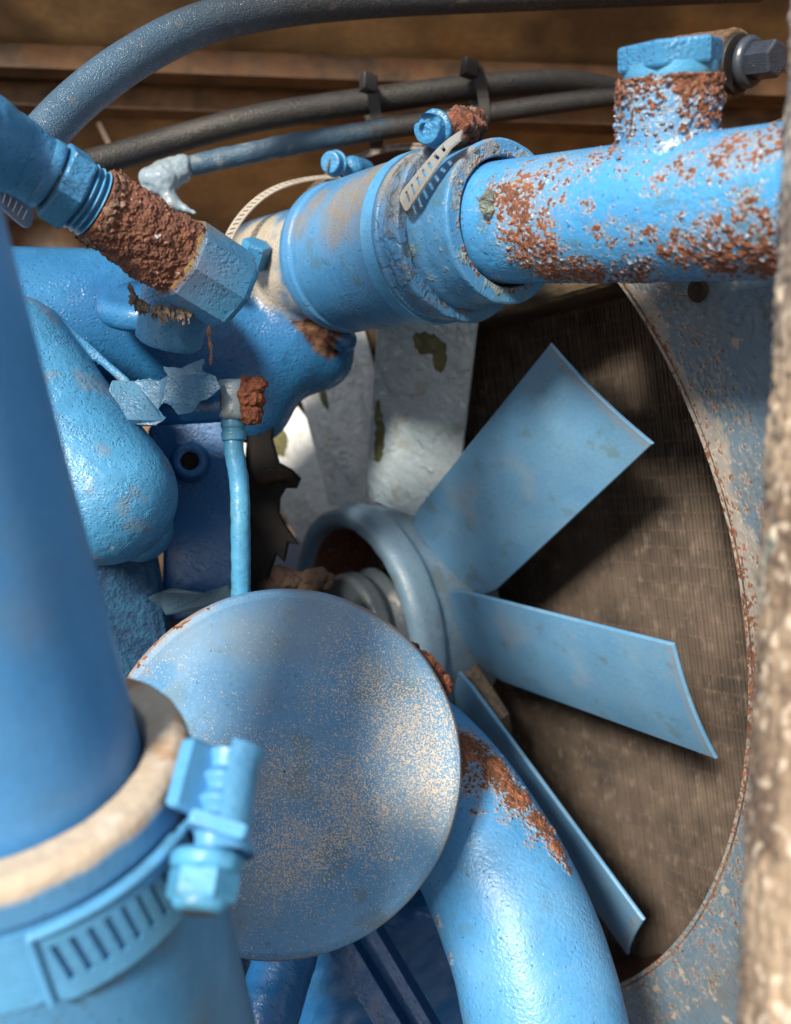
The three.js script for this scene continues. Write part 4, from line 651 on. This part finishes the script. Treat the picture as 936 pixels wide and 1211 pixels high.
// ================================================================ RUSTY HEX FITTING
{
  const A = at(45, 200, 0.348), B = at(264, 337, 0.400), D = B.clone().sub(A), L = D.length(); D.normalize();
  const S = (u, v) => { const r = at(u, v, 1).normalize(), n = D.clone().cross(r), c = A.clone(); const b = D.dot(r), den = 1 - b * b; const w = c.clone(); const t0 = (w.dot(r) * b - w.dot(D)) / den; return t0; };   // distance along the fitting
  const t = thing('hex_fitting', 'blue elbow and hex nut on a thickly rusted threaded nipple', 'pipe fitting', B);
  const s1 = S(60, 208), s2 = S(63, 211), s3 = S(90, 231), s4 = S(122, 245), s5 = S(212, 302), s6 = S(264, 337), P = s => A.clone().addScaledVector(D, s), w = d => px(1, d);
  const el = rough(tube([at(-190, 150, 0.27), at(-110, 140, 0.295), at(-45, 155, 0.32), at(5, 178, 0.338), A], v => px(lerp(58, 41, ss(0.55, 1, v)), 0.345) * (1 + 0.06 * Math.sin(v * 9)), 90, 48), 0.0016, 80, 3);
  part(t, 'elbow', boxUV(el), M.paint);
  part(t, 'elbow_collar', boxUV(turned(fine([[0, 0.011], [0, px(42, 0.348)], [s1, px(43, 0.35)], [s1, 0.011]], 0.002, 0.0008), 70, A, D, q => 0.0004 * fb(q, 160, 3))), M.paint);
  const nut = part(t, 'hex_nut', boxUV(rough(place(poly(6, px(50, 0.353), s3 - s2, 0.0012, 0.28), P(s2), D, V(0, 0, 1)), 0.0005, 200, 3)), M.paint);
  const fr = (u, v, d) => at(u, v, d);
  // raised foundry marks, too worn to read
  for (const [u, v, k] of [[72, 205, 0], [76, 212, 1], [82, 215, 1], [88, 219, 1], [94, 223, 1], [86, 205, 0], [98, 214, 0]]) { const c = at(u, v, 0.3395); part(nut, 'raised_mark', k ? new THREE.TorusGeometry(0.0010, 0.00022, 6, 14, 4.6).rotateZ(u).translate(c.x, c.y, c.z) : new THREE.CapsuleGeometry(0.00022, 0.0014, 3, 6).rotateZ(-0.35).translate(c.x, c.y, c.z), M.paint); }
  const tp = [[s3 - 0.001, px(33, 0.36)]], n = 5, pt = (s4 - s3 + 0.002) / n; for (let k = 0; k < n; k++) { const a = s3 + k * pt, r = px(42, 0.36); tp.push([a + pt * 0.42, px(32, 0.36)], [a + pt * 0.64, r], [a + pt * 0.78, r], [a + pt, px(32, 0.36)]); }
  part(t, 'thread', boxUV(turned(fine(tp, 0.0008, 0.0002), 120, P(0), D, q => 0.00025 * fb(q, 200, 3))), M.sky);
  const rp = []; for (let k = 0; k <= 200; k++) { const f = k / 200; rp.push([lerp(s4 - 0.003, s5 + 0.002, f), px(lerp(43, 47, f), 0.375) * (k === 0 ? 0.8 : 1)]); }
  const rg = turned(rp, 300, P(0), D, q => 0.0030 * fb(q, 75, 4, 5) + 0.0017 * fb(q, 330, 3, 6) + 0.0008 * Math.max(0, ns(q, 900, 3)));
  const rm = bake(rg, 768, 512, p => { const a = clamp(0.5 + 0.9 * fb(p, 240, 4, 1)), b = fb(p, 90, 3, 2); let c = mixc([0.045, 0.020, 0.015], [0.17, 0.068, 0.042], a); c = mixc(c, [0.30, 0.12, 0.06], ss(0.15, 0.4, b) * 0.4); c = mixc(c, [0.42, 0.24, 0.17], ss(0.42, 0.56, ns(p, 620, 8)) * 0.6); c = mixc(c, [0.34, 0.38, 0.42], ss(0.45, 0.52, fb(p, 130, 3, 9) + 0.05) * 0.8); return { c, r: 0.85, h: 0.5 + 0.4 * fb(p, 500, 3, 4) }; }, { bump: 0.0022 });
  part(t, 'rusted_nipple', rg, rm);
  const cp = place(poly(8, px(50, 0.395), s6 - s5 + 0.008, 0.0035, 0.15), P(s5 - 0.001), D, V(0, 0, 1));
  const cg = tint(rough(cp, 0.0007, 160, 3), p => { const e = p.clone().sub(P(s5)).dot(D); return mixc(mixc(BLUE, SKYB, clamp(0.5 + fb(p, 30, 3, 2))), mixc([0.20, 0.14, 0.05], RUST, ss(-0.1, 0.2, fb(p, 150, 3, 1))), ss(0.0035, 0.0005, e + 0.004 * fb(p, 200, 3, 3))); });
  part(t, 'coupling', boxUV(cg), M.paintVC);
  // branch of the coupling that goes down into the boss, with torn rim
  const dn = V(-0.25, -0.85, -0.35).normalize(), bc = at(212, 335, 0.415); part(t, 'branch', boxUV(rough(turned(fine([[-0.004, 0.001], [-0.004, px(42, 0.41)], [0.028, px(40, 0.41)], [0.028, 0.001]], 0.0015, 0.001), 60, bc, dn), 0.0008, 160)), M.paint);
  const r = rng(8), fl1 = [], b = basis(D);
  for (let k = 0; k < 150; k++) { const a = r() * 6.283, e = b.x.clone().multiplyScalar(Math.cos(a)).addScaledVector(b.z, Math.sin(a)), s = r() < 0.6 ? s4 + (r() - 0.5) * 0.004 : s5 + (r() - 0.5) * 0.004; fl1.push([P(s).addScaledVector(e, px(46, 0.375)), e.clone().addScaledVector(D, r() - 0.5), 0.8]); }
  stuff(part(t, 'paint_flakes', chips(fl1, 5, 0.0017, 0.22), tiled(rustTile, 0.02, { color: [0.30, 0.22, 0.20], bump: 0.0006 })));
  const sh = []; const X = V(0.85, -0.45, 0.1).normalize();
  for (let k = 0; k < 46; k++) { const f = k / 45, u = lerp(152, 262, f) + 6 * (r() - 0.5), v = 332 + 40 * Math.sin(Math.PI * clamp(f * 0.85 + 0.12)) + 12 * (r() - 0.5), c = at(u, v, 0.398 - 0.004 * r()), l = 0.0016 + 0.0022 * r(); sh.push(flake([[-l * 0.6, 0], [-l * 0.2, -l * (0.5 + r())], [l * 0.2, -l * 0.4], [l * 0.5, -l * (0.3 + r())], [l * 0.6, 0.001], [0, 0.0025]], (a, e) => 60 * e * e + 40 * a * a * (k % 2 ? 1 : -1), null, c, V(Math.cos(r()), Math.sin(r() - 0.6), 0.4 * (r() - 0.5)).normalize(), V(0.2 * (r() - 0.5), 1, 0.8 * (r() - 0.5)).normalize(), 0.0004)); }
  stuff(part(t, 'peeled_rim', mergeGeometries(sh), tiled(rustTile, 0.02, { color: [0.22, 0.22, 0.22], bump: 0.0005 })));
}
// small clamp tail under the elbow
{
  const t = thing('hose_clamp', 'pale slotted clamp tail poking out under the blue elbow', 'hose clamp', at(15, 262, 0.36), 'worm-drive hose clamps');
  const P = [at(-60, 222, 0.33), at(-10, 228, 0.345), at(38, 262, 0.365)], cu = new THREE.CatmullRomCurve3(P), L = cu.getLength(), sl = []; for (let k = 0; k < 9; k++) sl.push([L - 0.005 - k * 0.0030, 0.0011, 0.0055, 0.3]);
  part(t, 'band', strip(L, 0.0098, 0.0008, sl.filter(s => s[0] > 0.003), s => { const k = clamp(s / L, 0.001, 0.999), tg = cu.getTangentAt(k), n = V(0.1, 0.25, 1).addScaledVector(tg, -V(0.1, 0.25, 1).dot(tg)).normalize(); return { p: cu.getPointAt(k), side: n.clone().cross(tg), n }; }, 0.003), tiled(paintTile, 0.04, { color: [0.30, 0.40, 0.52], bump: 0.0002 }));
}

// ================================================================ ROUND CAP, LOWER ELBOW
{
  const c = at(336, 911, 0.40), n = V(0.14, 0.13, 1).normalize(), R = 0.0785, t = thing('round_cap', 'broad round blue cap speckled with tan grit', 'cap', at(300, 1140, 0.43));
  const prof = [[-0.030, 0.050], [-0.030, 0.068], [-0.014, 0.0755], [-0.004, R - 0.0004], [0.0, R], [0.0022, R - 0.0012], [0.0030, R - 0.004]]; for (let k = 0; k <= 40; k++) { const r = lerp(R - 0.006, 0.0006, k / 40), v = r / R; prof.push([0.0030 - 0.0004 * Math.exp(-Math.pow((v - 0.84) / 0.07, 2)) + 0.0028 * (1 - v * v) * 0.5 - 0.0003, r]); }
  const g = turned(fine(prof, 0.0016, 0.0002), 240, c, n, (q) => 0.0004 * fb(q, 40, 3));
  // grit lies in a broad drift across the middle and right, thinning out at top and foot
  const drift = spots([[500, 870, 0.40, 80, 1], [520, 930, 0.40, 60, 0.95], [420, 960, 0.40, 75, 0.9], [350, 990, 0.40, 80, 0.8], [320, 930, 0.40, 90, 0.66], [440, 830, 0.40, 80, 0.72], [330, 1040, 0.40, 50, 0.6], [290, 1130, 0.40, 40, 0.7]]);
  const rim = spots([[170, 790, 0.40, 18, 0.8], [195, 780, 0.40, 10, 0.5], [215, 742, 0.40, 14, 0.6], [190, 755, 0.4, 14, 0.62], [330, 728, 0.40, 12, 0.45], [390, 760, 0.40, 10, 0.4], [440, 745, 0.40, 16, 0.35], [290, 1120, 0.40, 14, 0.5], [475, 800, 0.40, 10, 0.38]]);
  const m = bake(g, 2048, 512, p => {
    const q = p.clone().sub(c), rr = q.addScaledVector(n, -q.dot(n)).length();
    let s = paintAt(p, [0.070, 0.23, 0.46], { r: 0.68, peel: 0.45, chalk: 0.8, pits: 0.7 });
    s.c = mixc(s.c, [0.19, 0.25, 0.30], ss(-0.1, 0.3, fb(p, 22, 4, 91)) * 0.5); s.c = mixc(s.c, BLUE, ss(0.15, 0.35, fb(p, 30, 3, 95)) * 0.7);
    const dr = drift(p);
    s = grains(s, p, -0.08 + 0.60 * dr + 0.24 * fb(p, 45, 4, 92), [0.52, 0.45, 0.37], 1500);
    s = grains(s, p, -0.24 + 0.10 * fb(p, 40, 2, 97), [0.16, 0.13, 0.10], 700);
    const edge = ss(0.965, 0.99, rr / R + 0.012 * fb(p, 120, 3, 93)); s.c = mixc(s.c, [0.20, 0.145, 0.10], edge * 0.75 * ss(-0.2, 0.3, fb(p, 35, 3, 94) + 0.1));
    return rusty(s, p, rim(p) * 0.8 + (rr > R * 0.975 ? 0.12 : -0.05), { orange: 1 });
  }, { bump: 0.0009 });
  part(t, 'cap', g, m);
  part(t, 'body', boxUV(turned(fine([[-0.030, 0.062], [-0.10, 0.055], [-0.105, 0.05]], 0.004), 60, c, n)), M.drust);
  const r = rng(61), L = []; for (let k = 0; k < 70; k++) { const f = r(); L.push([at(lerp(488, 528, f) + 8 * (r() - 0.5), lerp(768, 812, f) + 10 * (r() - 0.5), 0.425 + 0.008 * r()), V(1, 1, 1)]); }
  stuff(part(t, 'rust_crust', chips(L, 62, 0.0032, 0.7), M.rust));
}
{
  const P = [at(420, 850, 0.53), at(500, 905, 0.50), at(570, 1005, 0.468), at(622, 1120, 0.445), at(652, 1250, 0.43), at(662, 1350, 0.425)], t = thing('coolant_elbow', 'blue bent coolant pipe with an orange rust crust along its upper bend', 'pipe', P[5]);
  const plain = tube(P, v => px(lerp(86, 97, v), 0.44), 200, 90), g0 = spotsOn(plain, [[556, 880, 34, 0.9], [585, 908, 34, 0.95], [612, 938, 30, 0.92], [640, 970, 28, 0.9], [660, 1000, 20, 0.8], [672, 1022, 12, 0.6], [560, 920, 26, 0.6], [600, 955, 20, 0.5], [630, 1000, 12, 0.45], [515, 1090, 12, 0.5], [530, 1135, 8, 0.5], [560, 960, 14, 0.42], [725, 1130, 10, 0.35], [545, 905, 22, 0.75]]);
  const amt = p => ss(0.42, 0.60, g0(p) + 0.55 * fb(p, 190, 4, 21) + 0.42 * ns(p, 640, 22));
  const g = tube(P, v => px(lerp(86, 97, v), 0.44), 300, 200, (q, v, a, d) => 0.0006 * fb(q, 45, 3) + amt(q) * (0.0005 + 0.0022 * Math.max(0, fb(q, 330, 3, 9) + 0.1)));
  const m = bake(g, 1024, 1024, p => { let s = paintAt(p, [0.055, 0.245, 0.53], { r: 0.42, peel: 1.1, chalk: 0.7, grime: 0.25 }); const film = ss(0.02, 0.3, fb(p, 24, 4, 55)); s = grains(s, p, -0.26 + 0.15 * film, [0.30, 0.25, 0.18], 1000); return rusty(s, p, g0(p), { orange: 1.3 }); }, { bump: 0.0015 });
  part(t, 'pipe', g, m);
  const r = rng(71), L = [], pp = g.attributes.position, nn = g.attributes.normal; for (let k = 0; k < 9000; k++) { const i = Math.floor(r() * pp.count), q = V().fromBufferAttribute(pp, i); if (g0(q.clone().add(t.position)) > 0.62 && L.length < 420) L.push([q.add(t.position), V().fromBufferAttribute(nn, i), 0.8]); }
  if (L.length) stuff(part(t, 'rust_scale', chips(L, 72, 0.0011, 0.35), tiled(rustTile, 0.02, { color: [0.36, 0.15, 0.075], bump: 0.001 })));
}

// ================================================================ FOREGROUND PIPE, HOSE END AND CLAMP
{
  const c = at(15.5, 908, 0.25), w = V(-0.109, 1, 0.446).normalize(), r1 = 0.0336, r2 = 0.0469;
  const t = thing('intake_pipe', 'smooth leaning blue pipe rising from a clamped hose', 'pipe', c);
  const g = turned(fine([[-0.03, 0.001], [-0.03, r1], [0.34, r1]], 0.01), 120, c, w, q => 0.0002 * fb(q, 60, 3));
  part(t, 'pipe', g, bake(g, 512, 512, p => { const s = paintAt(p, [0.040, 0.205, 0.50], { r: 0.40, peel: 0.3, chalk: 0.35, pits: 0.3, grime: 0.12 }); const d = ss(0.05, 0.4, fb(p, 14, 4, 66)); return { ...s, c: mixc(s.c, [0.14, 0.19, 0.25], d * 0.5), r: s.r + 0.15 * d }; }, { bump: 0.0005 }));
  const h = thing('intake_hose', 'pale-rimmed blue hose gripping the leaning pipe', 'hose', c.clone().addScaledVector(w, -0.15));
  const hg = turned(fine([[-0.004, r1 + 0.0004], [0.0008, r1 + 0.0025], [0.001, r2 - 0.003], [-0.001, r2 - 0.0008], [-0.004, r2], [-0.011, r2 + 0.0002], [-0.0115, r2 - 0.0006], [-0.20, r2]], 0.0012, 0.0004), 200, c, w, (q, s) => s > -0.003 ? 0.0006 * fb(q, 150, 3) : 0.0002 * fb(q, 80, 2));
  part(h, 'sleeve', hg, bake(hg, 1024, 256, p => {
    const s = p.clone().sub(c).dot(w); let k = paintAt(p, [0.050, 0.20, 0.42], { r: 0.42, chalk: 0.4, peel: 0.5 });
    const m = ss(-0.0046, -0.0024, s + 0.0016 * fb(p, 120, 3, 2)); let d = mixc([0.38, 0.33, 0.27], [0.27, 0.165, 0.095], ss(-0.05, 0.25, fb(p, 45, 4, 5))); d = mixc(d, [0.46, 0.44, 0.41], ss(0.1, 0.35, fb(p, 100, 3, 6)) * 0.6);
    k = { c: mixc(k.c, d, m), r: lerp(k.r, 0.85, m), h: k.h + m * 0.4 * fb(p, 220, 3, 7) }; const low = ss(-0.06, -0.085, s + 0.02 * fb(p, 30, 2, 4)); k.c = mixc(k.c, [0.10, 0.16, 0.22], low * 0.5); return k;
  }, { bump: 0.0012 }));
  const q = thing('hose_clamp', 'wide blue worm-drive clamp with ribbed band on the pale-rimmed hose', 'hose clamp', c.clone().addScaledVector(w, -0.03), 'worm-drive hose clamps');
  const wc = c.clone().addScaledVector(w, -0.0235), R = r2 + 0.0004, ref = V(1, 0, 0), b = basis(w, ref), zs = Math.sign(b.z.z);
  part(q, 'band', strip(R * 2 * Math.PI * 0.97, 0.0225, 0.0009, [], ring(wc, w, R, ref, zs * 0.35, zs)), M.bandBlue);
  // overlapping free end with raised rim and pressed slots
  const a0 = 0.25, tl = 0.046, path = ring(wc, w, R + 0.0014, ref, zs * a0, zs), slots = []; for (let k = 0; k < 9; k++) slots.push([0.0075 + k * 0.0042, 0.0016, 0.0125, 0.15]);
  part(q, 'band_tail', strip(tl, 0.0235, 0.0011, slots, path, 0.003), M.bandBlue);
  const rimPts = []; for (let k = 0; k <= 30; k++) { const f = path(tl * k / 30); rimPts.push(f.p.clone().addScaledVector(f.side, 0.0110).addScaledVector(f.n, 0.0012)); } for (let k = 0; k <= 8; k++) { const f = path(tl); rimPts.push(f.p.clone().addScaledVector(f.side, 0.0105 - 0.021 * k / 8).addScaledVector(f.n, 0.0012)); }
  part(q, 'rolled_rim', boxUV(tube(rimPts, 0.0011, 140, 12)), M.bandBlue);
  // worm housing and screw
  const hc = at(262, 948, 0.241), sx = at(241, 1050, 0.229).sub(at(268, 890, 0.247)).normalize(), o1 = V(0.90, 0.25, 0.36), out = o1.clone().addScaledVector(sx, -o1.dot(sx)).normalize(), wd = sx.clone().cross(out);
  const house = mergeGeometries([0, 0.0011].map(th => grid(44, 34, (u, v) => { const a = lerp(-1.95, 0.85, u), fl = 1 + 0.22 * ss(0.78, 1, v) + 0.10 * ss(0.15, 0, v), R2 = (0.0084 - th) * fl; return hc.clone().addScaledVector(sx, lerp(-0.0140, 0.0125, v)).addScaledVector(out, Math.cos(a) * R2).addScaledVector(wd, Math.sin(a) * R2 * 1.08); })));
  part(q, 'worm_housing', boxUV(rough(house, 0.0004, 200)), M.bandBlue);
  part(q, 'housing_saddle', boxUV(bars(at(222, 962, 0.236), at(243, 880, 0.246), 0.0045, 0.012, 0.0016, V(0.8, 0.1, 0.6))), M.bandBlue);
  part(q, 'housing_foot', boxUV(bars(at(224, 968, 0.233), at(292, 990, 0.233), 0.0036, 0.010, 0.0015, sx)), M.bandBlue);
  part(q, 'worm', boxUV(turned(fine([[-0.013, 0.0005], [-0.013, 0.0058], [-0.0085, 0.0042], [-0.006, 0.0066], [-0.003, 0.0042], [0, 0.0066], [0.003, 0.0042], [0.006, 0.0066], [0.010, 0.0050], [0.018, 0.0050]], 0.001, 0.0003), 40, hc, sx)), M.bandBlue);
  const so = at(247, 1008, 0.233), screw = part(q, 'screw_head', boxUV(rough(mergeGeometries([turned(fine([[0, 0.001], [0, 0.0082], [0.0012, 0.0092], [0.0036, 0.0090], [0.0046, 0.0080]], 0.0008, 0.0003), 50, so, sx), place(poly(6, 0.0086, 0.0085, 0.0016), so.clone().addScaledVector(sx, 0.0034), sx), turned(fine([[0.0115, 0.0072], [0.0132, 0.0066], [0.0140, 0.0052], [0.0140, 0.0001]], 0.0008, 0.0004), 50, so, sx)].map(g => { const e = g.index ? g.toNonIndexed() : g; return e; })), 0.0004, 200)), M.sky);
  const ft = so.clone().addScaledVector(sx, 0.0143), ss2 = basis(sx); part(screw, 'screw_slot', boxUV(bars(ft.clone().addScaledVector(ss2.x, -0.004), ft.clone().addScaledVector(ss2.x, 0.004), 0.0012, 0.0003, 0.0001, sx)), M.darkened);
}

// ================================================================ HOSES AND CABLES UNDER THE ROOF
{
  const t = thing('grey_hose', 'fat grey-blue hose arching up from behind the elbow', 'hose', at(48, 165, 0.42));
  const g = tube([[20, 205, 0.41], [52, 160, 0.42], [100, 112, 0.435], [160, 68, 0.45], [235, 30, 0.47], [320, 10, 0.49], [430, -2, 0.51], [600, -10, 0.53], [900, -22, 0.55]].map(a => at(...a)), v => px(lerp(25, 24, v), lerp(0.42, 0.50, v)), 300, 64);
  part(t, 'hose', boxUV(tint(g, p => mixc(mixc([0.075, 0.16, 0.27], [0.045, 0.052, 0.062], ss(-0.15, -0.04, p.x + 0.03 * fb(p, 40, 3, 2))), [0.26, 0.21, 0.16], ss(0.25, 0.5, fb(p, 140, 4, 3)) * 0.45))), tiled(rubberTile, 0.035, { vc: true, bump: 0.0008, rough: 0.45 }));
  const t2 = thing('black_hose', 'upper black hose tied alongside a thinner one', 'hose', at(120, 195, 0.56));
  part(t2, 'hose', boxUV(tube([[60, 205, 0.55], [120, 190, 0.56], [200, 167, 0.57], [300, 141, 0.575], [440, 119, 0.59], [560, 104, 0.60], [660, 98, 0.61], [735, 110, 0.63], [800, 135, 0.66]].map(a => at(...a)), v => px(15.5, 0.58), 220, 36)), M.rubber);
  const t3 = thing('black_hose', 'lower black hose with blue overspray at its left end', 'hose', at(205, 205, 0.55));
  part(t3, 'hose', boxUV(tint(tube([[190, 205, 0.545], [250, 191, 0.55], [340, 172, 0.555], [440, 155, 0.565], [560, 137, 0.58], [660, 122, 0.59], [760, 110, 0.60], [850, 100, 0.61]].map(a => at(...a)), v => px(12, 0.56), 260, 36, q => 0.0010 * ss(0.0, -0.06, q.x) * fb(q, 120, 3)), p => mixc([0.03, 0.032, 0.036], mixc([0.055, 0.13, 0.22], [0.20, 0.25, 0.30], ss(0.1, 0.4, fb(p, 130, 3, 5))), ss(0.01, -0.05, p.x + 0.04 * fb(p, 80, 3, 4))))), M.rubberVC);
  const t4 = thing('painted_wrap', 'crumpled pale blue painted wrap at the end of the lower hose', 'wrap', at(195, 240, 0.545));
  const A = capsule(at(180, 214, 0.545), at(214, 200, 0.545), px(17, 0.545), px(15, 0.545)), B = capsule(at(192, 212, 0.54), at(204, 240, 0.54), px(14, 0.54), px(5, 0.54)), C = capsule(at(204, 240, 0.54), at(232, 252, 0.538), px(5, 0.54), px(2, 0.54));
  let g4 = sdfGeo((x, y, z) => smin(smin(A(x, y, z), B(x, y, z), 0.008), C(x, y, z), 0.006), V(-0.17, 0.165, -0.57), V(-0.105, 0.225, -0.515), 0.0011); rough(g4, 0.004, 90, 4); part(t4, 'wrap', boxUV(g4), M.pale);
  for (const [u, v0, v1, hu, hv, d, lab] of [[441, 104, 168, 436, 99, 0.575, 'black cable tie round the two hoses over the slotted steel band'], [566, 88, 150, 555, 81, 0.585, 'black cable tie round the two hoses above the rusted clamp screw']]) {
    const z = thing('cable_tie', lab, 'cable tie', at(u, v1, d), 'black cable ties');
    const pa = at(u - 5, v0 - 2, d + 0.006), pb = at(u + 5, v1, d - 0.002), up = pa.clone().sub(pb), H = up.length(), cc = pa.clone().add(pb).multiplyScalar(0.5), tg = V(0.97, 0.13, -0.12); up.normalize(); const f = up.clone().cross(tg).normalize(); const P = []; for (let k = 0; k <= 40; k++) { const a = k / 40 * 2 * Math.PI, c = Math.cos(a), s = Math.sin(a), e = x => Math.sign(x) * Math.pow(Math.abs(x), 0.7); P.push(cc.clone().addScaledVector(up, e(s) * (H / 2 + 0.001)).addScaledVector(f, -e(c) * 0.0105)); }
    const cu = new THREE.CatmullRomCurve3(P, true), Ln = cu.getLength(); part(z, 'strap', strip(Ln * 0.995, 0.0068, 0.0011, [], s => { const k = clamp(s / Ln, 0.0005, 0.9995), q = cu.getPointAt(k), r = q.clone().sub(cc).addScaledVector(tg, -q.clone().sub(cc).dot(tg)).normalize(), tn = cu.getTangentAt(k), side = tg.clone().addScaledVector(tn, -tg.dot(tn)).normalize(); return { p: q, side, n: r.addScaledVector(tn, -r.dot(tn)).normalize() }; }, 0.001), M.black);
    const hd = part(z, 'head', boxUV(rbox(0.0098, 0.0105, 0.0075, 0.0012).rotateY(0.5).rotateZ(-0.06).translate(...at(hu, hv, d - 0.008).toArray())), M.rubber); part(hd, 'strap_slot', boxUV(rbox(0.005, 0.0016, 0.004, 0.0003).rotateY(0.5).translate(...at(hu, hv - 11, d - 0.008).toArray())), M.black);
  }
}
// hydraulic union at the upper right
{
  const t = thing('hydraulic_union', 'grimy brown union with a black flanged hex nut beyond the tee', 'pipe fitting', at(880, 110, 0.43));
  const a = at(838, 80, 0.50), b = at(955, 64, 0.455), d = b.clone().sub(a).normalize();
  part(t, 'barrel', boxUV(rough(turned(fine([[-0.02, 0.001], [-0.02, px(44, 0.45)], [px(42, 0.45), px(42, 0.45)], [px(42, 0.45), 0.001]], 0.002, 0.001), 60, a, d), 0.0008, 120)), tiled(rustTile, 0.04, { color: [0.16, 0.115, 0.08], bump: 0.0008 }));
  part(t, 'washer', boxUV(turned(fine([[px(38, 0.44), 0.001], [px(38, 0.44), px(38, 0.44)], [px(50, 0.44), px(36, 0.44)], [px(50, 0.44), 0.001]], 0.001, 0.0004), 60, a, d)), M.black);
  part(t, 'flange', boxUV(turned(fine([[px(58, 0.44), 0.001], [px(58, 0.44), px(31, 0.43)], [px(64, 0.44), px(33, 0.43)], [px(70, 0.44), px(29, 0.43)], [px(70, 0.44), 0.001]], 0.001, 0.0005), 60, a, d)), tiled(paintTile, 0.03, { color: [0.035, 0.05, 0.075], bump: 0.0003 }));
  part(t, 'hex_nut', boxUV(place(poly(6, px(23, 0.43), px(40, 0.42), 0.0012, 0.3), a.clone().addScaledVector(d, px(66, 0.44)), d, V(0, 0, 1))), tiled(paintTile, 0.03, { color: [0.028, 0.038, 0.060], bump: 0.0006 }));
}
// ================================================================ LOWER DARK PARTS
{
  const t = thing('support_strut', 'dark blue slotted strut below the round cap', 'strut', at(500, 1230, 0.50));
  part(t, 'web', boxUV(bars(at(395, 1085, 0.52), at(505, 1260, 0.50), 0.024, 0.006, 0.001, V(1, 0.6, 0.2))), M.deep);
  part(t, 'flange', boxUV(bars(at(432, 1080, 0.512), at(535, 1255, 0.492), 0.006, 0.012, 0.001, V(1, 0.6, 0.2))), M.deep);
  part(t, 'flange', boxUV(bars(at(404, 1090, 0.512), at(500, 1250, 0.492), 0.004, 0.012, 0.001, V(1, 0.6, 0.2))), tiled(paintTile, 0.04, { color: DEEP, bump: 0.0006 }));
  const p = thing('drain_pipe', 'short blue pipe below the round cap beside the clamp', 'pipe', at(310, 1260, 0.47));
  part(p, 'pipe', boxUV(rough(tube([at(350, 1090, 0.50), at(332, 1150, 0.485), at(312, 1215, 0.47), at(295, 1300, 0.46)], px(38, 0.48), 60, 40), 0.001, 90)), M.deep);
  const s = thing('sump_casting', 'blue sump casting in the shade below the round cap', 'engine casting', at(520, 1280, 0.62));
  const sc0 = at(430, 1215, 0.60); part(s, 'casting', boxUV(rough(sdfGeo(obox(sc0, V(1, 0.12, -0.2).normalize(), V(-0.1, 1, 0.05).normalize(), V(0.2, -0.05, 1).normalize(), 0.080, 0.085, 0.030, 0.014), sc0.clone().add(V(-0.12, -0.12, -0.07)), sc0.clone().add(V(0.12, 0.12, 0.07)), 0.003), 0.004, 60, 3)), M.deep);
  part(s, 'stay', boxUV(bars(at(535, 1060, 0.70), at(550, 1260, 0.70), 0.02, 0.01, 0.002)), M.drust);
}

// ================================================================ WRAPPED POST AT THE RIGHT
{
  const d = 0.215, a = at(1150, -140, d + 0.03), b = at(1095, 1400, d), t = thing('wrapped_post', 'rough tan fibre-wrapped post edge beside the shroud', 'post', b);
  const ax = a.clone().sub(b), L = ax.length(), R = 0.0415;
  const wv = (u, s) => { const A = u * 46, B = s / 0.0052, i = Math.floor(A), j = Math.floor(B), x = A - i - 0.5, y = B - j - 0.5, o = (i + j) & 1, h = o ? Math.sqrt(Math.max(0, 1 - 3.4 * x * x)) * (1 - 0.5 * y * y) : Math.sqrt(Math.max(0, 1 - 3.4 * y * y)) * (1 - 0.5 * x * x); return h; };
  const g = grid(300, 500, (u, v) => { const bb = basis(ax), n = bb.x.clone().multiplyScalar(Math.cos(u * 6.28319)).addScaledVector(bb.z, Math.sin(u * 6.28319)), q = b.clone().addScaledVector(bb.y, v * L).addScaledVector(n, R); return q.addScaledVector(n, 0.0016 * wv(u, v * L) + 0.0022 * fb(q, 26, 3, 3) + 0.0016 * fb(q, 190, 3, 4)); }, true);
  const c = tint(g, p => { const e = ss(-0.2, 0.25, fb(p, 40, 4, 1)), gr = ss(0.03, 0.10, p.y + 0.03 * fb(p, 30, 3, 6)); let k = mixc([0.15, 0.11, 0.08], [0.34, 0.27, 0.20], e); k = mixc(k, mixc([0.15, 0.145, 0.14], [0.34, 0.335, 0.33], e), gr * 0.8); k = mixc(k, [0.16, 0.26, 0.28], ss(0.36, 0.45, fb(p, 24, 3, 9) + 0.1) * 0.5); return mixc(k, [0.60, 0.52, 0.43], ss(0.28, 0.42, ns(p, 260, 5)) * 0.8); });
  part(t, 'wrapping', c, new THREE.MeshPhysicalMaterial({ vertexColors: true, roughness: 0.5, side: THREE.DoubleSide }));
}

renderer.render(scene, camera);
